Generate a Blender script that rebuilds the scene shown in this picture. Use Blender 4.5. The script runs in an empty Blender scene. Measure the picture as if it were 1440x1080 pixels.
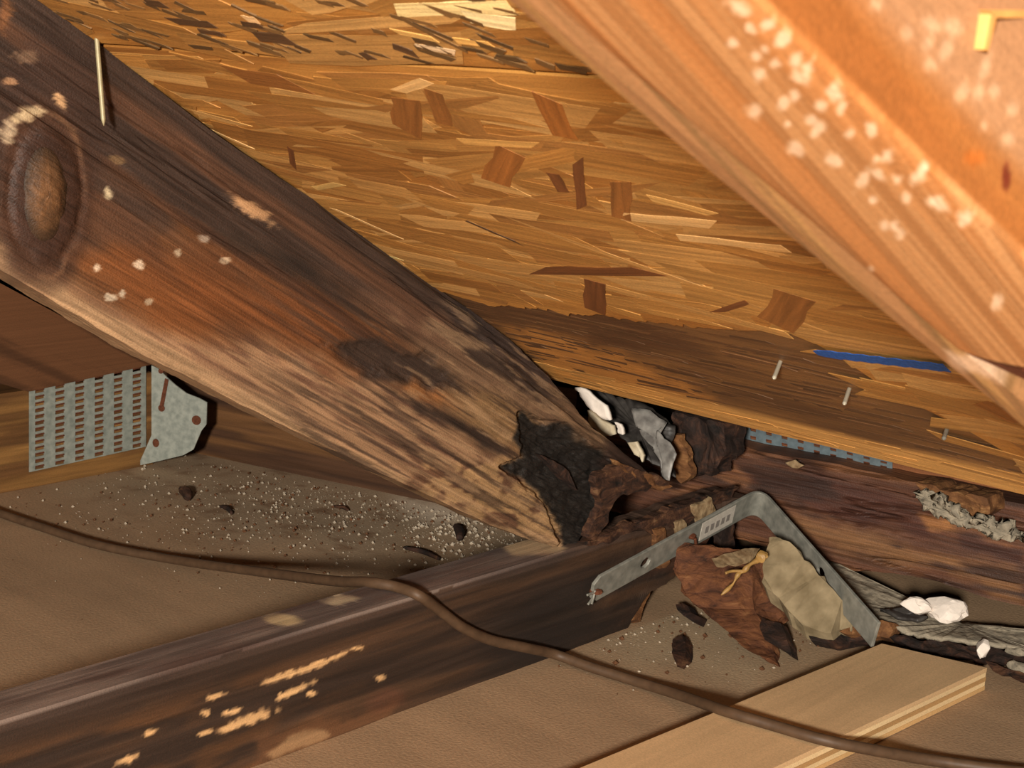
import bpy, bmesh, math
import numpy as np
from mathutils import Matrix, Vector

# ------------------------------------------------------------------ camera, world, light, exposure
F = 2208.0                                   # focal length in pixels of the 1440 x 1080 frame
def _n(v):
    v = np.asarray(v, float); return v / np.linalg.norm(v)
def _cd(p): return np.array([(p[0] - 720) / F, (540 - p[1]) / F, -1.0])
_Y = _n(_cd((2900, 140)))                    # vanishing point of the joists (level, outward)
_X = -_cd((-1625, -50)); _X = _n(_X - np.dot(_X, _Y) * _Y)   # vanishing point of the eave line
_Z = np.cross(_X, _Y)
ROT = np.array([_X, _Y, _Z])                 # camera -> world
CAM = np.array([0.80638, -0.89717, 0.49753])
sc = bpy.context.scene
cam = bpy.data.cameras.new('camera'); cam_o = bpy.data.objects.new('camera', cam)
sc.collection.objects.link(cam_o)
M = Matrix.Identity(4)
for i in range(3):
    for j in range(3): M[i][j] = ROT[i][j]
    M[i][3] = CAM[i]
cam_o.matrix_world = M
cam.sensor_width = 36; cam.lens = F * 36 / 1440; cam.clip_start = 0.01
cam.dof.use_dof = True; cam.dof.focus_distance = 1.25; cam.dof.aperture_fstop = 42
sc.camera = cam_o

w = bpy.data.worlds.new('world'); sc.world = w; w.use_nodes = True
w.node_tree.nodes['Background'].inputs[0].default_value = (0, 0, 0, 1)
w.node_tree.nodes['Background'].inputs[1].default_value = 0.0
la = bpy.data.lights.new('photographer_lamp_offscreen', 'AREA'); la.shape = 'DISK'; la.size = 0.16; la.energy = 82
la.color = (1.0, 0.92, 0.81)
lo_ = bpy.data.objects.new('photographer_lamp_offscreen', la); sc.collection.objects.link(lo_)
lo_.location = (1.36, -1.88, 0.74)
lo_.rotation_euler = (Vector((0.1, 0.0, 0.18)) - Vector(lo_.location)).to_track_quat('-Z', 'Y').to_euler()
sc.view_settings.view_transform = 'Standard'; sc.view_settings.look = 'None'
sc.view_settings.gamma = 1; sc.view_settings.use_curve_mapping = False
sc.view_settings.exposure = 0.0

# ------------------------------------------------------------------ helpers
def ray(p): return ROT @ _cd(p)
def px(p, x=None, y=None, z=None, plane=None):
    d = ray(p)
    if x is not None: t = (x - CAM[0]) / d[0]
    elif y is not None: t = (y - CAM[1]) / d[1]
    elif z is not None: t = (z - CAM[2]) / d[2]
    else: t = np.dot(plane[0] - CAM, plane[1]) / np.dot(d, plane[1])
    return CAM + d * t
def proj(P):
    c = (np.asarray(P) - CAM) @ ROT
    return np.stack([720 + F * c[..., 0] / -c[..., 2], 540 - F * c[..., 1] / -c[..., 2]], -1)
def lin(c):
    c = np.clip(np.asarray(c, float), 0, 1)
    return np.where(c <= 0.04045, c / 12.92, ((c + 0.055) / 1.055) ** 2.4)
def rgb(*c): return np.array(c, float) / 255.0

def _hash(i, j, s):
    h = (i.astype(np.int64) * 374761393 + j.astype(np.int64) * 668265263 + s * 974634777) & 0xFFFFFFFF
    h = ((h ^ (h >> 13)) * 1274126177) & 0xFFFFFFFF
    return ((h ^ (h >> 16)) & 0xFFFF) / 65535.0
def vn(x, y, s=0):
    x = np.asarray(x, float); y = np.asarray(y, float)
    i = np.floor(x); j = np.floor(y); fx = x - i; fy = y - j
    fx = fx * fx * (3 - 2 * fx); fy = fy * fy * (3 - 2 * fy)
    a = _hash(i, j, s); b = _hash(i + 1, j, s); c = _hash(i, j + 1, s); d = _hash(i + 1, j + 1, s)
    return (a * (1 - fx) + b * fx) * (1 - fy) + (c * (1 - fx) + d * fx) * fy
def fbm(x, y, s=0, o=4):
    t = 0; a = 0.5; k = 0
    for q in range(o):
        t = t + a * vn(x * 2 ** q, y * 2 ** q, s + q * 17); k += a; a *= 0.5
    return t / k
def ss(a, b, x):
    t = np.clip((x - a) / (b - a), 0, 1); return t * t * (3 - 2 * t)
def mix(c, d, m):
    m = np.asarray(m)[..., None]; return c * (1 - m) + np.asarray(d) * m
def blob(q, cx, cy, rx, ry, ang=0, soft=0.5, rough=0.5, s=3, fs=0.03):
    a = math.radians(ang); dx = q[:, 0] - cx; dy = q[:, 1] - cy
    u = (dx * math.cos(a) + dy * math.sin(a)) / rx; v = (-dx * math.sin(a) + dy * math.cos(a)) / ry
    r = np.sqrt(u * u + v * v) + rough * (fbm(q[:, 0] * fs, q[:, 1] * fs, s) - 0.5) * 2
    return 1 - ss(1 - soft, 1 + soft, r)
def pdist(q, pts):
    pts = np.asarray(pts, float); d = np.full(len(q), 1e9); ins = np.zeros(len(q), bool)
    for k in range(len(pts)):
        a = pts[k]; b = pts[(k + 1) % len(pts)]; e = b - a
        t = np.clip(((q - a) @ e) / (e @ e), 0, 1)
        d = np.minimum(d, np.linalg.norm(q - a - t[:, None] * e, axis=1))
        cnd = ((a[1] > q[:, 1]) != (b[1] > q[:, 1]))
        xx = (b[0] - a[0]) * (q[:, 1] - a[1]) / (b[1] - a[1] + 1e-12) + a[0]
        ins ^= cnd & (q[:, 0] < xx)
    return np.where(ins, -d, d)
def poly(q, pts, soft=8, rough=14, s=5, fs=0.04):
    d = pdist(q, pts) + rough * 2 * (fbm(q[:, 0] * fs, q[:, 1] * fs, s) - 0.5)
    return 1 - ss(-soft, soft, d)

C = sc.collection
MW = {}
def link(name, me, mat=None, mw=None, parent=None, smooth=False):
    o = bpy.data.objects.new(name, me); C.objects.link(o)
    if mat is not None and not me.materials: me.materials.append(mat)
    mw = mw or Matrix.Identity(4)
    MW[o] = mw
    if parent is not None:
        o.parent = parent; o.matrix_parent_inverse = MW[parent].inverted()
    o.matrix_basis = mw
    if smooth:
        me.polygons.foreach_set('use_smooth', [True] * len(me.polygons))
    return o
def tag(o, label, cat, group=None):
    o['label'] = label; o['category'] = cat
    if group: o['group'] = group
    return o
def setcol(me, cols, name='Col'):
    at = me.color_attributes.new(name, 'FLOAT_COLOR', 'POINT')
    a = np.ones((len(me.vertices), 4), np.float32); a[:, :3] = lin(cols)
    at.data.foreach_set('color', a.ravel())
class Frame:
    def __init__(s, o, eu, ev):
        s.o = np.asarray(o, float); s.u = _n(eu); s.v = _n(np.asarray(ev) - np.dot(ev, s.u) * s.u); s.w = np.cross(s.u, s.v)
        m = Matrix.Identity(4)
        for i in range(3): m[i][0], m[i][1], m[i][2], m[i][3] = s.u[i], s.v[i], s.w[i], s.o[i]
        s.m = m; s.pl = (s.o, s.w)
    def uv(s, p, w=0.0):
        P = px(p, plane=(s.o + s.w * w, s.w)) - s.o; return np.array([P @ s.u, P @ s.v])
    def world(s, L): L = np.asarray(L); return s.o + L[..., :1] * s.u + L[..., 1:2] * s.v + L[..., 2:3] * s.w
    def curve(s, pts):
        q = np.array([s.uv(p) for p in pts]); q = q[np.argsort(q[:, 0])]
        return lambda u: np.interp(u, q[:, 0], q[:, 1])

def plank(name, fr, u0, u1, lo, hi, th, nu, nv, mat, col=None, relief=None, parent=None, rows=3, inset=0.0):
    """A board: front face gridded nu x nv between the curves lo(u) and hi(u), real thickness th behind it."""
    s = np.linspace(0, 1, nu + 1); t = np.linspace(0, 1, nv + 1)
    T, S = np.meshgrid(t, s, indexing='ij')
    U0 = u0(T) if callable(u0) else u0 + 0 * T; U1 = u1(T) if callable(u1) else u1 + 0 * T
    U = U0 + (U1 - U0) * S
    lov = lo(U) if callable(lo) else lo + 0 * U; hiv = hi(U) if callable(hi) else hi + 0 * U
    hiv = np.maximum(hiv, lov + 0.002)
    V = lov + (hiv - lov) * T
    W = relief(U, V, T) if relief is not None else 0 * U
    L = np.stack([U, V, W], -1).reshape(-1, 3)
    idx = np.arange((nv + 1) * (nu + 1)).reshape(nv + 1, nu + 1)
    faces = np.stack([idx[:-1, :-1], idx[:-1, 1:], idx[1:, 1:], idx[1:, :-1]], -1).reshape(-1, 4).tolist()
    loop = np.concatenate([idx[0, :-1], idx[:-1, -1], idx[-1, :0:-1], idx[:0:-1, 0]])
    base = loop; n = len(loop); allv = [L]; cnt = len(L)
    cen = L[loop].mean(0)
    for r in range(1, rows + 1):
        R = L[loop].copy(); k = r / rows
        R[:, 2] = L[loop][:, 2] * (1 - k) - th * k
        if inset: R[:, :2] += (cen[:2] - R[:, :2]) / (np.linalg.norm(cen[:2] - R[:, :2], axis=1)[:, None] + 1e-9) * inset * k
        allv.append(R); nb = np.arange(cnt, cnt + n); cnt += n
        b2 = np.roll(base, -1); n2 = np.roll(nb, -1)
        faces += np.stack([base, nb, n2, b2], -1).tolist(); base = nb
    faces.append(base[::-1].tolist())
    L = np.concatenate(allv)
    me = bpy.data.meshes.new(name); me.from_pydata(L.tolist(), [], faces); me.update()
    if col is not None:
        P = fr.world(L); setcol(me, col(L, P, proj(P)))
    else: setcol(me, np.full((len(L), 3), 0.5))
    return link(name, me, mat, fr.m, parent)

def prism(name, front, off, mat, parent=None, bev=0.0, cut=0, rough=0.0, seed=0, col=None):
    """Polygon of 3-D points extruded by the vector off; optionally subdivided and roughened."""
    bm = bmesh.new(); off = np.asarray(off, float)
    a = [bm.verts.new(p) for p in front]; b = [bm.verts.new(np.asarray(p) + off) for p in front]
    bm.faces.new(a); bm.faces.new(b[::-1]); k = len(a)
    for i in range(k): bm.faces.new((a[i], b[i], b[(i + 1) % k], a[(i + 1) % k]))
    bmesh.ops.recalc_face_normals(bm, faces=bm.faces)
    if bev: bmesh.ops.bevel(bm, geom=list(bm.edges), offset=bev, segments=1, affect='EDGES')
    if cut:
        if len(front) > 12: cut = min(cut, 3)
        bmesh.ops.triangulate(bm, faces=[f for f in bm.faces if len(f.verts) > 4])
        bmesh.ops.subdivide_edges(bm, edges=bm.edges, cuts=cut, use_grid_fill=True)
        if rough:
            bm.normal_update()
            co = np.array([v.co for v in bm.verts]); nn = np.array([v.normal for v in bm.verts])
            h = fbm(co[:, 0] * 90 + co[:, 2] * 60, co[:, 1] * 90 + co[:, 2] * 70, seed, 4) - 0.5
            co = co + nn * (h * 2 * rough)[:, None]
            for v, c in zip(bm.verts, co): v.co = c
    me = bpy.data.meshes.new(name); bm.to_mesh(me); bm.free()
    if col is not None:
        co = np.zeros(len(me.vertices) * 3); me.vertices.foreach_get('co', co); co = co.reshape(-1, 3)
        setcol(me, col(co, co, proj(co)))
    return link(name, me, mat, None, parent)
def jag(pts, amp=3.0, step=9.0, seed=0):
    """Break a clean outline (pixel points, any further coordinate carried along) into a torn one."""
    g = np.random.default_rng(seed + 500); out = []
    P = [np.asarray(p, float) for p in pts]
    for k in range(len(P)):
        a, b = P[k], P[(k + 1) % len(P)]; e = b[:2] - a[:2]; l = np.linalg.norm(e); n = max(1, int(l / step))
        nn = np.array([-e[1], e[0]]) / (l + 1e-9)
        for i in range(n):
            q = a + (b - a) * ((i + (g.uniform(-.3, .3) if i else 0)) / n)
            if i: q[:2] += nn * g.normal(0, amp * .55)
            out.append(tuple(q))
    return out
def lump(name, c, size, mat, seed=0, rough=0.35, sub=3, rot=0, parent=None, fs=1.6):
    bm = bmesh.new(); bmesh.ops.create_icosphere(bm, subdivisions=sub, radius=1)
    co = np.array([v.co for v in bm.verts])
    h = fbm(co[:, 0] * fs + co[:, 2] * 1.3 + 9, co[:, 1] * fs - co[:, 2] * 1.1 + 5, seed, 3) - 0.5
    co = co * (1 + rough * 2 * h)[:, None]
    # facet a few sides so that it reads as broken
    rg = np.random.default_rng(seed + 11)
    for k in range(9):
        d = _n(rg.normal(size=3)); lim = rg.uniform(0.42, 0.78); pr = co @ d
        co = co - np.where(pr > lim, pr - lim, 0)[:, None] * d * 0.9
    co = co * np.asarray(size)
    cr, sr = math.cos(rot), math.sin(rot)
    co = np.stack([co[:, 0] * cr - co[:, 1] * sr, co[:, 0] * sr + co[:, 1] * cr, co[:, 2]], -1)
    co[:, 2] -= co[:, 2].min()
    for v, p in zip(bm.verts, co): v.co = p
    me = bpy.data.meshes.new(name); bm.to_mesh(me); bm.free()
    return link(name, me, mat, Matrix.Translation(Vector(c)), parent)
def tube(name, pts, r, mat, sides=10, parent=None, sub=6, rfn=None):
    P = np.asarray(pts, float); out = []
    for k in range(len(P) - 1):
        p0 = P[max(k - 1, 0)]; p1 = P[k]; p2 = P[k + 1]; p3 = P[min(k + 2, len(P) - 1)]
        for t in np.linspace(0, 1, sub, endpoint=False):
            out.append(0.5 * (2 * p1 + (p2 - p0) * t + (2 * p0 - 5 * p1 + 4 * p2 - p3) * t * t + (3 * p1 - p0 - 3 * p2 + p3) * t ** 3))
    out.append(P[-1]); P = np.array(out); n = len(P); vs = []; fs = []
    up = np.array([0.13, 0.21, 0.97])
    for k in range(n):
        d = _n(P[min(k + 1, n - 1)] - P[max(k - 1, 0)]); a = _n(np.cross(d, up)); b = np.cross(a, d)
        rr = r if rfn is None else r * rfn(k / (n - 1))
        for j in range(sides):
            t = 2 * math.pi * j / sides; vs.append(P[k] + (a * math.cos(t) + b * math.sin(t)) * rr)
    for k in range(n - 1):
        for j in range(sides):
            j2 = (j + 1) % sides; fs.append((k * sides + j, k * sides + j2, (k + 1) * sides + j2, (k + 1) * sides + j))
    fs.append(list(range(sides))[::-1]); fs.append([(n - 1) * sides + j for j in range(sides)])
    me = bpy.data.meshes.new(name); me.from_pydata([v.tolist() for v in vs], [], fs); me.update()
    return link(name, me, mat, None, parent, smooth=True)

# ------------------------------------------------------------------ materials
def new_mat(name):
    m = bpy.data.materials.new(name); m.use_nodes = True
    nt = m.node_tree; b = nt.nodes['Principled BSDF']
    return m, nt, b
def nd(nt, t, **k):
    n = nt.nodes.new(t)
    for a, v in k.items(): setattr(n, a, v)
    return n
def wood_mat(name, base=None, scale=(6, 160, 160), amt=0.35, bump=0.35, rough=0.75, spec=0.25, detail=5, fine=900, uv=False, rough_var=0.0):
    m, nt, b = new_mat(name); L = nt.links
    tc = nd(nt, 'ShaderNodeTexCoord'); mp = nd(nt, 'ShaderNodeMapping'); mp.inputs['Scale'].default_value = scale
    L.new(tc.outputs['UV' if uv else 'Object'], mp.inputs['Vector'])
    n1 = nd(nt, 'ShaderNodeTexNoise'); n1.inputs['Scale'].default_value = 1; n1.inputs['Detail'].default_value = detail
    n1.inputs['Distortion'].default_value = 0.6
    L.new(mp.outputs[0], n1.inputs['Vector'])
    n2 = nd(nt, 'ShaderNodeTexNoise'); n2.inputs['Scale'].default_value = fine; n2.inputs['Detail'].default_value = 2
    L.new(tc.outputs['Object'], n2.inputs['Vector'])
    mr = nd(nt, 'ShaderNodeMapRange'); mr.inputs['From Min'].default_value = 0.3; mr.inputs['From Max'].default_value = 0.7
    mr.inputs['To Min'].default_value = 1 - amt; mr.inputs['To Max'].default_value = 1 + amt
    L.new(n1.outputs['Fac'], mr.inputs['Value'])
    mr2 = nd(nt, 'ShaderNodeMapRange'); mr2.inputs['From Min'].default_value = 0.3; mr2.inputs['From Max'].default_value = 0.7
    mr2.inputs['To Min'].default_value = 0.88; mr2.inputs['To Max'].default_value = 1.12
    L.new(n2.outputs['Fac'], mr2.inputs['Value'])
    mu = nd(nt, 'ShaderNodeMath', operation='MULTIPLY'); L.new(mr.outputs[0], mu.inputs[0]); L.new(mr2.outputs[0], mu.inputs[1])
    vm = nd(nt, 'ShaderNodeVectorMath', operation='SCALE'); L.new(mu.outputs[0], vm.inputs['Scale'])
    if base is None:
        at = nd(nt, 'ShaderNodeAttribute', attribute_name='Col'); L.new(at.outputs['Color'], vm.inputs[0])
    else: vm.inputs[0].default_value = tuple(lin(base))
    L.new(vm.outputs[0], b.inputs['Base Color'])
    ad = nd(nt, 'ShaderNodeMath', operation='MULTIPLY_ADD'); ad.inputs[1].default_value = 0.35
    L.new(n2.outputs['Fac'], ad.inputs[0]); L.new(n1.outputs['Fac'], ad.inputs[2])
    bp = nd(nt, 'ShaderNodeBump'); bp.inputs['Strength'].default_value = bump; bp.inputs['Distance'].default_value = 0.002
    L.new(ad.outputs[0], bp.inputs['Height']); L.new(bp.outputs[0], b.inputs['Normal'])
    b.inputs['Roughness'].default_value = rough; b.inputs['Specular IOR Level'].default_value = spec
    return m
def plain_mat(name, base, rough=0.8, spec=0.2, metal=0.0, nscale=300, namt=0.2, bump=0.3, dist=0.001, base2=None):
    m, nt, b = new_mat(name); L = nt.links
    tc = nd(nt, 'ShaderNodeTexCoord'); n1 = nd(nt, 'ShaderNodeTexNoise'); n1.inputs['Scale'].default_value = nscale
    n1.inputs['Detail'].default_value = 5; L.new(tc.outputs['Object'], n1.inputs['Vector'])
    cr = nd(nt, 'ShaderNodeValToRGB'); c = lin(base); c2 = lin(base2) if base2 is not None else c * (1 + namt)
    cr.color_ramp.elements[0].position = 0.32; cr.color_ramp.elements[1].position = 0.68
    cr.color_ramp.elements[0].color = (*(c * (1 - namt) if base2 is None else c), 1); cr.color_ramp.elements[1].color = (*np.clip(c2, 0, 1), 1)
    L.new(n1.outputs['Fac'], cr.inputs[0]); L.new(cr.outputs[0], b.inputs['Base Color'])
    bp = nd(nt, 'ShaderNodeBump'); bp.inputs['Strength'].default_value = bump; bp.inputs['Distance'].default_value = dist
    L.new(n1.outputs['Fac'], bp.inputs['Height']); L.new(bp.outputs[0], b.inputs['Normal'])
    b.inputs['Roughness'].default_value = rough; b.inputs['Specular IOR Level'].default_value = spec; b.inputs['Metallic'].default_value = metal
    return m
m_rot = wood_mat('weathered_timber', amt=0.42, bump=0.6, rough=0.6, spec=0.35, scale=(13, 330, 330), detail=7)
m_dark = wood_mat('dark_stained_timber', amt=0.30, bump=0.4, rough=0.6, spec=0.3, scale=(7, 150, 150))
m_rafter = wood_mat('orange_timber', amt=0.10, bump=0.2, rough=0.5, spec=0.35, scale=(5, 320, 320))
m_osb = wood_mat('strand_board', amt=0.14, bump=0.25, rough=0.55, spec=0.3, scale=(14, 220, 220))
m_flake = wood_mat('wood_strand', amt=0.26, bump=0.25, rough=0.5, spec=0.35, scale=(12, 260, 1), uv=True)
m_ply = wood_mat('plywood_face', amt=0.07, bump=0.12, rough=0.6, spec=0.25, scale=(120, 5, 120))
def rot_mat(name, stops, scale, warp=0.7, bump=0.9, rough=0.8):
    """Broken, decayed wood: fibrous colour running through several tones."""
    m, nt, b = new_mat(name); L = nt.links
    tc = nd(nt, 'ShaderNodeTexCoord'); mp = nd(nt, 'ShaderNodeMapping'); mp.inputs['Scale'].default_value = scale
    mp.inputs['Rotation'].default_value = (0.3, 0.2, 0.5)
    L.new(tc.outputs['Object'], mp.inputs['Vector'])
    n1 = nd(nt, 'ShaderNodeTexNoise'); n1.inputs['Scale'].default_value = 1; n1.inputs['Detail'].default_value = 8; n1.inputs['Roughness'].default_value = 0.65
    n1.inputs['Distortion'].default_value = warp; L.new(mp.outputs[0], n1.inputs['Vector'])
    cr = nd(nt, 'ShaderNodeValToRGB'); el = cr.color_ramp.elements
    for k, (p, c) in enumerate(stops):
        e = el[k] if k < 2 else el.new(p)
        e.position = p; e.color = (*lin(c), 1)
    L.new(n1.outputs['Fac'], cr.inputs[0]); L.new(cr.outputs[0], b.inputs['Base Color'])
    bp = nd(nt, 'ShaderNodeBump'); bp.inputs['Strength'].default_value = bump; bp.inputs['Distance'].default_value = 0.003
    L.new(n1.outputs['Fac'], bp.inputs['Height']); L.new(bp.outputs[0], b.inputs['Normal'])
    b.inputs['Roughness'].default_value = rough; b.inputs['Specular IOR Level'].default_value = 0.25
    return m
m_shard = rot_mat('splintered_wood', [(0.34, rgb(28, 22, 19)), (0.74, rgb(128, 98, 68)), (0.49, rgb(64, 42, 31)), (0.60, rgb(92, 62, 43))], (50, 50, 130))
m_orange = rot_mat('orange_splinter', [(0.30, rgb(64, 42, 28)), (0.72, rgb(164, 124, 80)), (0.48, rgb(106, 70, 42)), (0.58, rgb(126, 86, 52))], (50, 50, 110))
m_shard2 = rot_mat('reddish_splintered_wood', [(0.30, rgb(44, 28, 21)), (0.74, rgb(146, 104, 68)), (0.44, rgb(88, 54, 36)), (0.58, rgb(114, 72, 45))], (40, 40, 120))
m_black = rot_mat('blackened_wood', [(0.32, rgb(24, 20, 18)), (0.74, rgb(104, 72, 48)), (0.48, rgb(44, 32, 27)), (0.60, rgb(66, 44, 34))], (60, 60, 60))
m_galv = plain_mat('galvanised_steel', rgb(128, 134, 126), 0.5, 0.5, 0.15, 160, 0.22, 0.1, base2=rgb(158, 162, 152))
m_blueplate = plain_mat('bluish_galvanised_steel', rgb(104, 118, 124), 0.5, 0.4, 0.3, 160, 0.2, 0.1)
m_steel = plain_mat('dull_steel', rgb(112, 112, 104), 0.5, 0.5, 0.15, 120, 0.25, 0.1, base2=rgb(146, 144, 134))
m_rust_and_shade = plain_mat('rust_and_notch_shade', rgb(92, 52, 34), 0.8, 0.2, 0.0, 400, 0.3, 0.4)  # rust on the metal parts; also the painted shade of the notch
m_nail = plain_mat('bright_nail', rgb(205, 200, 180), 0.35, 0.5, 0.4, 200, 0.1, 0.1)
m_mortar = plain_mat('mortar', rgb(112, 98, 74), 0.95, 0.1, 0.0, 70, 0.2, 0.35, 0.001, base2=rgb(146, 130, 102))
m_white = plain_mat('white_plaster', rgb(228, 216, 204), 0.8, 0.2, 0.0, 200, 0.06, 0.4)
m_paper = plain_mat('dusty_grey_felt', rgb(120, 112, 98), 0.9, 0.15, 0.0, 130, 0.2, 0.8, 0.003, base2=rgb(162, 150, 130))
m_film = plain_mat('grey_membrane', rgb(96, 92, 88), 0.45, 0.4, 0.0, 90, 0.3, 0.3, 0.003, base2=rgb(150, 146, 140))
m_filmd = plain_mat('dark_membrane', rgb(46, 42, 40), 0.5, 0.4, 0.0, 90, 0.3, 0.3, 0.003, base2=rgb(70, 66, 62))
m_cable = plain_mat('brown_cable', rgb(82, 62, 45), 0.55, 0.35, 0.0, 120, 0.18, 0.2)
m_blue = plain_mat('blue_paint', rgb(36, 84, 160), 0.6, 0.3, 0.0, 500, 0.25, 0.2)
m_yellow = plain_mat('dried_yellow_sap', rgb(156, 120, 66), 0.5, 0.5, 0.0, 200, 0.2, 0.4)
m_grit = plain_mat('plaster_grit', rgb(178, 164, 144), 0.7, 0.4, 0.0, 300, 0.15, 0.2)
m_brown_grit = plain_mat('brown_grit', rgb(98, 66, 44), 0.9, 0.2, 0.0, 300, 0.3, 0.3)
m_sticker = plain_mat('paper_sticker', rgb(190, 182, 170), 0.7, 0.2, 0.0, 300, 0.1, 0.1)
m_ink = plain_mat('faded_ink', rgb(130, 123, 116), 0.8, 0.1, 0.0, 300, 0.1, 0.0)
m_pale = plain_mat('pale_chip', rgb(112, 88, 62), 0.8, 0.2, 0.0, 160, 0.2, 0.6, base2=rgb(166, 142, 108))

# floor: dusty top side of the ceiling board
def floor_mat():
    m, nt, b = new_mat('dusty_ceiling_board'); L = nt.links
    tc = nd(nt, 'ShaderNodeTexCoord')
    mp = nd(nt, 'ShaderNodeMapping'); mp.inputs['Rotation'].default_value = (0, 0, math.radians(-38)); mp.inputs['Scale'].default_value = (3, 26, 1)
    L.new(tc.outputs['Object'], mp.inputs['Vector'])
    n1 = nd(nt, 'ShaderNodeTexNoise'); n1.inputs['Scale'].default_value = 1; n1.inputs['Detail'].default_value = 4; L.new(mp.outputs[0], n1.inputs['Vector'])
    n2 = nd(nt, 'ShaderNodeTexNoise'); n2.inputs['Scale'].default_value = 420; n2.inputs['Detail'].default_value = 3; L.new(tc.outputs['Object'], n2.inputs['Vector'])
    n3 = nd(nt, 'ShaderNodeTexNoise'); n3.inputs['Scale'].default_value = 7; n3.inputs['Detail'].default_value = 3; L.new(tc.outputs['Object'], n3.inputs['Vector'])
    at = nd(nt, 'ShaderNodeAttribute', attribute_name='Col')
    cur = at.outputs['Color']
    for nn, a in ((n1, 0.10), (n2, 0.13), (n3, 0.10)):
        mr = nd(nt, 'ShaderNodeMapRange'); mr.inputs['From Min'].default_value = 0.3; mr.inputs['From Max'].default_value = 0.7
        mr.inputs['To Min'].default_value = 1 - a; mr.inputs['To Max'].default_value = 1 + a
        L.new(nn.outputs['Fac'], mr.inputs['Value'])
        vm = nd(nt, 'ShaderNodeVectorMath', operation='SCALE'); L.new(cur, vm.inputs[0]); L.new(mr.outputs[0], vm.inputs['Scale']); cur = vm.outputs[0]
    L.new(cur, b.inputs['Base Color'])
    bp = nd(nt, 'ShaderNodeBump'); bp.inputs['Strength'].default_value = 0.35; bp.inputs['Distance'].default_value = 0.0015
    L.new(n2.outputs['Fac'], bp.inputs['Height']); L.new(bp.outputs[0], b.inputs['Normal'])
    b.inputs['Roughness'].default_value = 0.8; b.inputs['Specular IOR Level'].default_value = 0.2
    return m
m_floor = floor_mat()

# ------------------------------------------------------------------ setting
def grid(name, x0, x1, y0, y1, nx, ny, zfn, colfn, mat):
    X, Yy = np.meshgrid(np.linspace(x0, x1, nx + 1), np.linspace(y0, y1, ny + 1))
    P = np.stack([X, Yy, zfn(X, Yy)], -1).reshape(-1, 3)
    idx = np.arange(len(P)).reshape(ny + 1, nx + 1)
    fs = np.stack([idx[:-1, :-1], idx[:-1, 1:], idx[1:, 1:], idx[1:, :-1]], -1).reshape(-1, 4).tolist()
    me = bpy.data.meshes.new(name); me.from_pydata(P.tolist(), [], fs); me.update()
    setcol(me, colfn(P)); return link(name, me, mat, smooth=True)
def floor_col(P):
    c = np.tile(rgb(160, 132, 103), (len(P), 1))
    q = proj(P)
    d = blob(q, 470, 700, 330, 75, 8, 0.6, 0.5, 4, 0.012) * (P[:, 0] < -0.04)      # grey plaster dust in the bay
    c = mix(c, rgb(160, 140, 116), 0.8 * d)
    c = mix(c, rgb(210, 194, 172), 0.9 * blob(q, 610, 720, 60, 16, 14, 0.7, 0.5, 8, 0.05) * (P[:, 0] < -0.04))
    c = mix(c, rgb(168, 148, 120), 0.8 * blob(q, 960, 890, 190, 55, 12, 0.6, 0.5, 5, 0.02) * (P[:, 0] > 0.0))
    c = mix(c, rgb(96, 66, 44), 0.5 * ss(0.6, 0.75, fbm(P[:, 0] * 60, P[:, 1] * 60, 3)) * d)
    return c
fl = grid('floor', -2.7, 1.8, -2.6, 0.62, 560, 400,
          lambda x, y: 0.0016 * (fbm(x * 12, y * 12, 2) - 0.5), floor_col, m_floor)
fl['kind'] = 'structure'
# dark soffit boarding closing the eave beyond the plates
fb = Frame((-2.7, 0.56, -0.05), (1, 0, 0), (0, 0, 1))
wb = plank('wall_back', fb, 0, 4.5, 0, 0.30, 0.012, 60, 10, m_dark,
           lambda L, P, q: mix(np.tile(rgb(52, 40, 32), (len(L), 1)), rgb(80, 58, 42), fbm(L[:, 0] * 3, L[:, 1] * 40, 4)))
wb['kind'] = 'structure'

# ------------------------------------------------------------------ roof sheathing
P0 = px((640, 420), x=0); _Q = px((60, 0), x=0)
DU = _n(_Q - P0); NU = np.array([0, -DU[1], 0]) * 0 + _n(np.cross(DU, [1, 0, 0]))
if NU[2] < 0: NU = -NU
fo = Frame(P0, (1, 0, 0), DU)                # u = along the eave, v = up the slope, w = down out of the board
V_LOW = -0.1626; V_SEAM = 0.334
def osb_lower_col(L, P, q):
    n = fbm(L[:, 0] * 7, L[:, 1] * 60, 6); c = mix(np.tile(rgb(116, 82, 48), (len(L), 1)), rgb(92, 64, 40), ss(0.35, 0.65, n))
    e = L[:, 1] - V_LOW + 0.018 * (fbm(L[:, 0] * 9, L[:, 1] * 9, 4) - 0.5)
    c = mix(c, mix(np.tile(rgb(216, 168, 100), (len(L), 1)), rgb(188, 138, 74), n), 1 - ss(0.036, 0.054, e))
    c = mix(c, rgb(196, 134, 66), 0.75 * poly(q, [(700, 455), (790, 470), (900, 505), (1000, 560), (780, 540)], 14, 14, 3, 0.03))
    c = mix(c, rgb(84, 56, 36), 0.5 * poly(q, [(690, 425), (880, 445), (1000, 500), (860, 490), (760, 460)], 10, 14, 8, 0.03))
    return c
ragu = [(600, 405), (660, 418), (690, 428), (760, 432), (800, 440), (850, 441), (905, 450), (960, 456), (1000, 460), (1080, 462), (1130, 470),
        (1165, 490), (1200, 512), (1250, 545), (1300, 572), (1350, 596), (1400, 625), (1440, 648), (1500, 690)]
_rg = np.array([fo.uv(p) for p in ragu]); _rg = _rg[np.argsort(_rg[:, 0])]
def ragged(u):
    b = np.interp(u, _rg[:, 0], _rg[:, 1]); left = 1 - ss(0.22, 0.30, u)
    return b + (0.0035 * (fbm(u * 55, 0 * u, 7) - 0.5) * 2 + 0.006 * (fbm(u * 260, 0 * u, 9) - 0.5)) * (0.25 + left)
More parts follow.
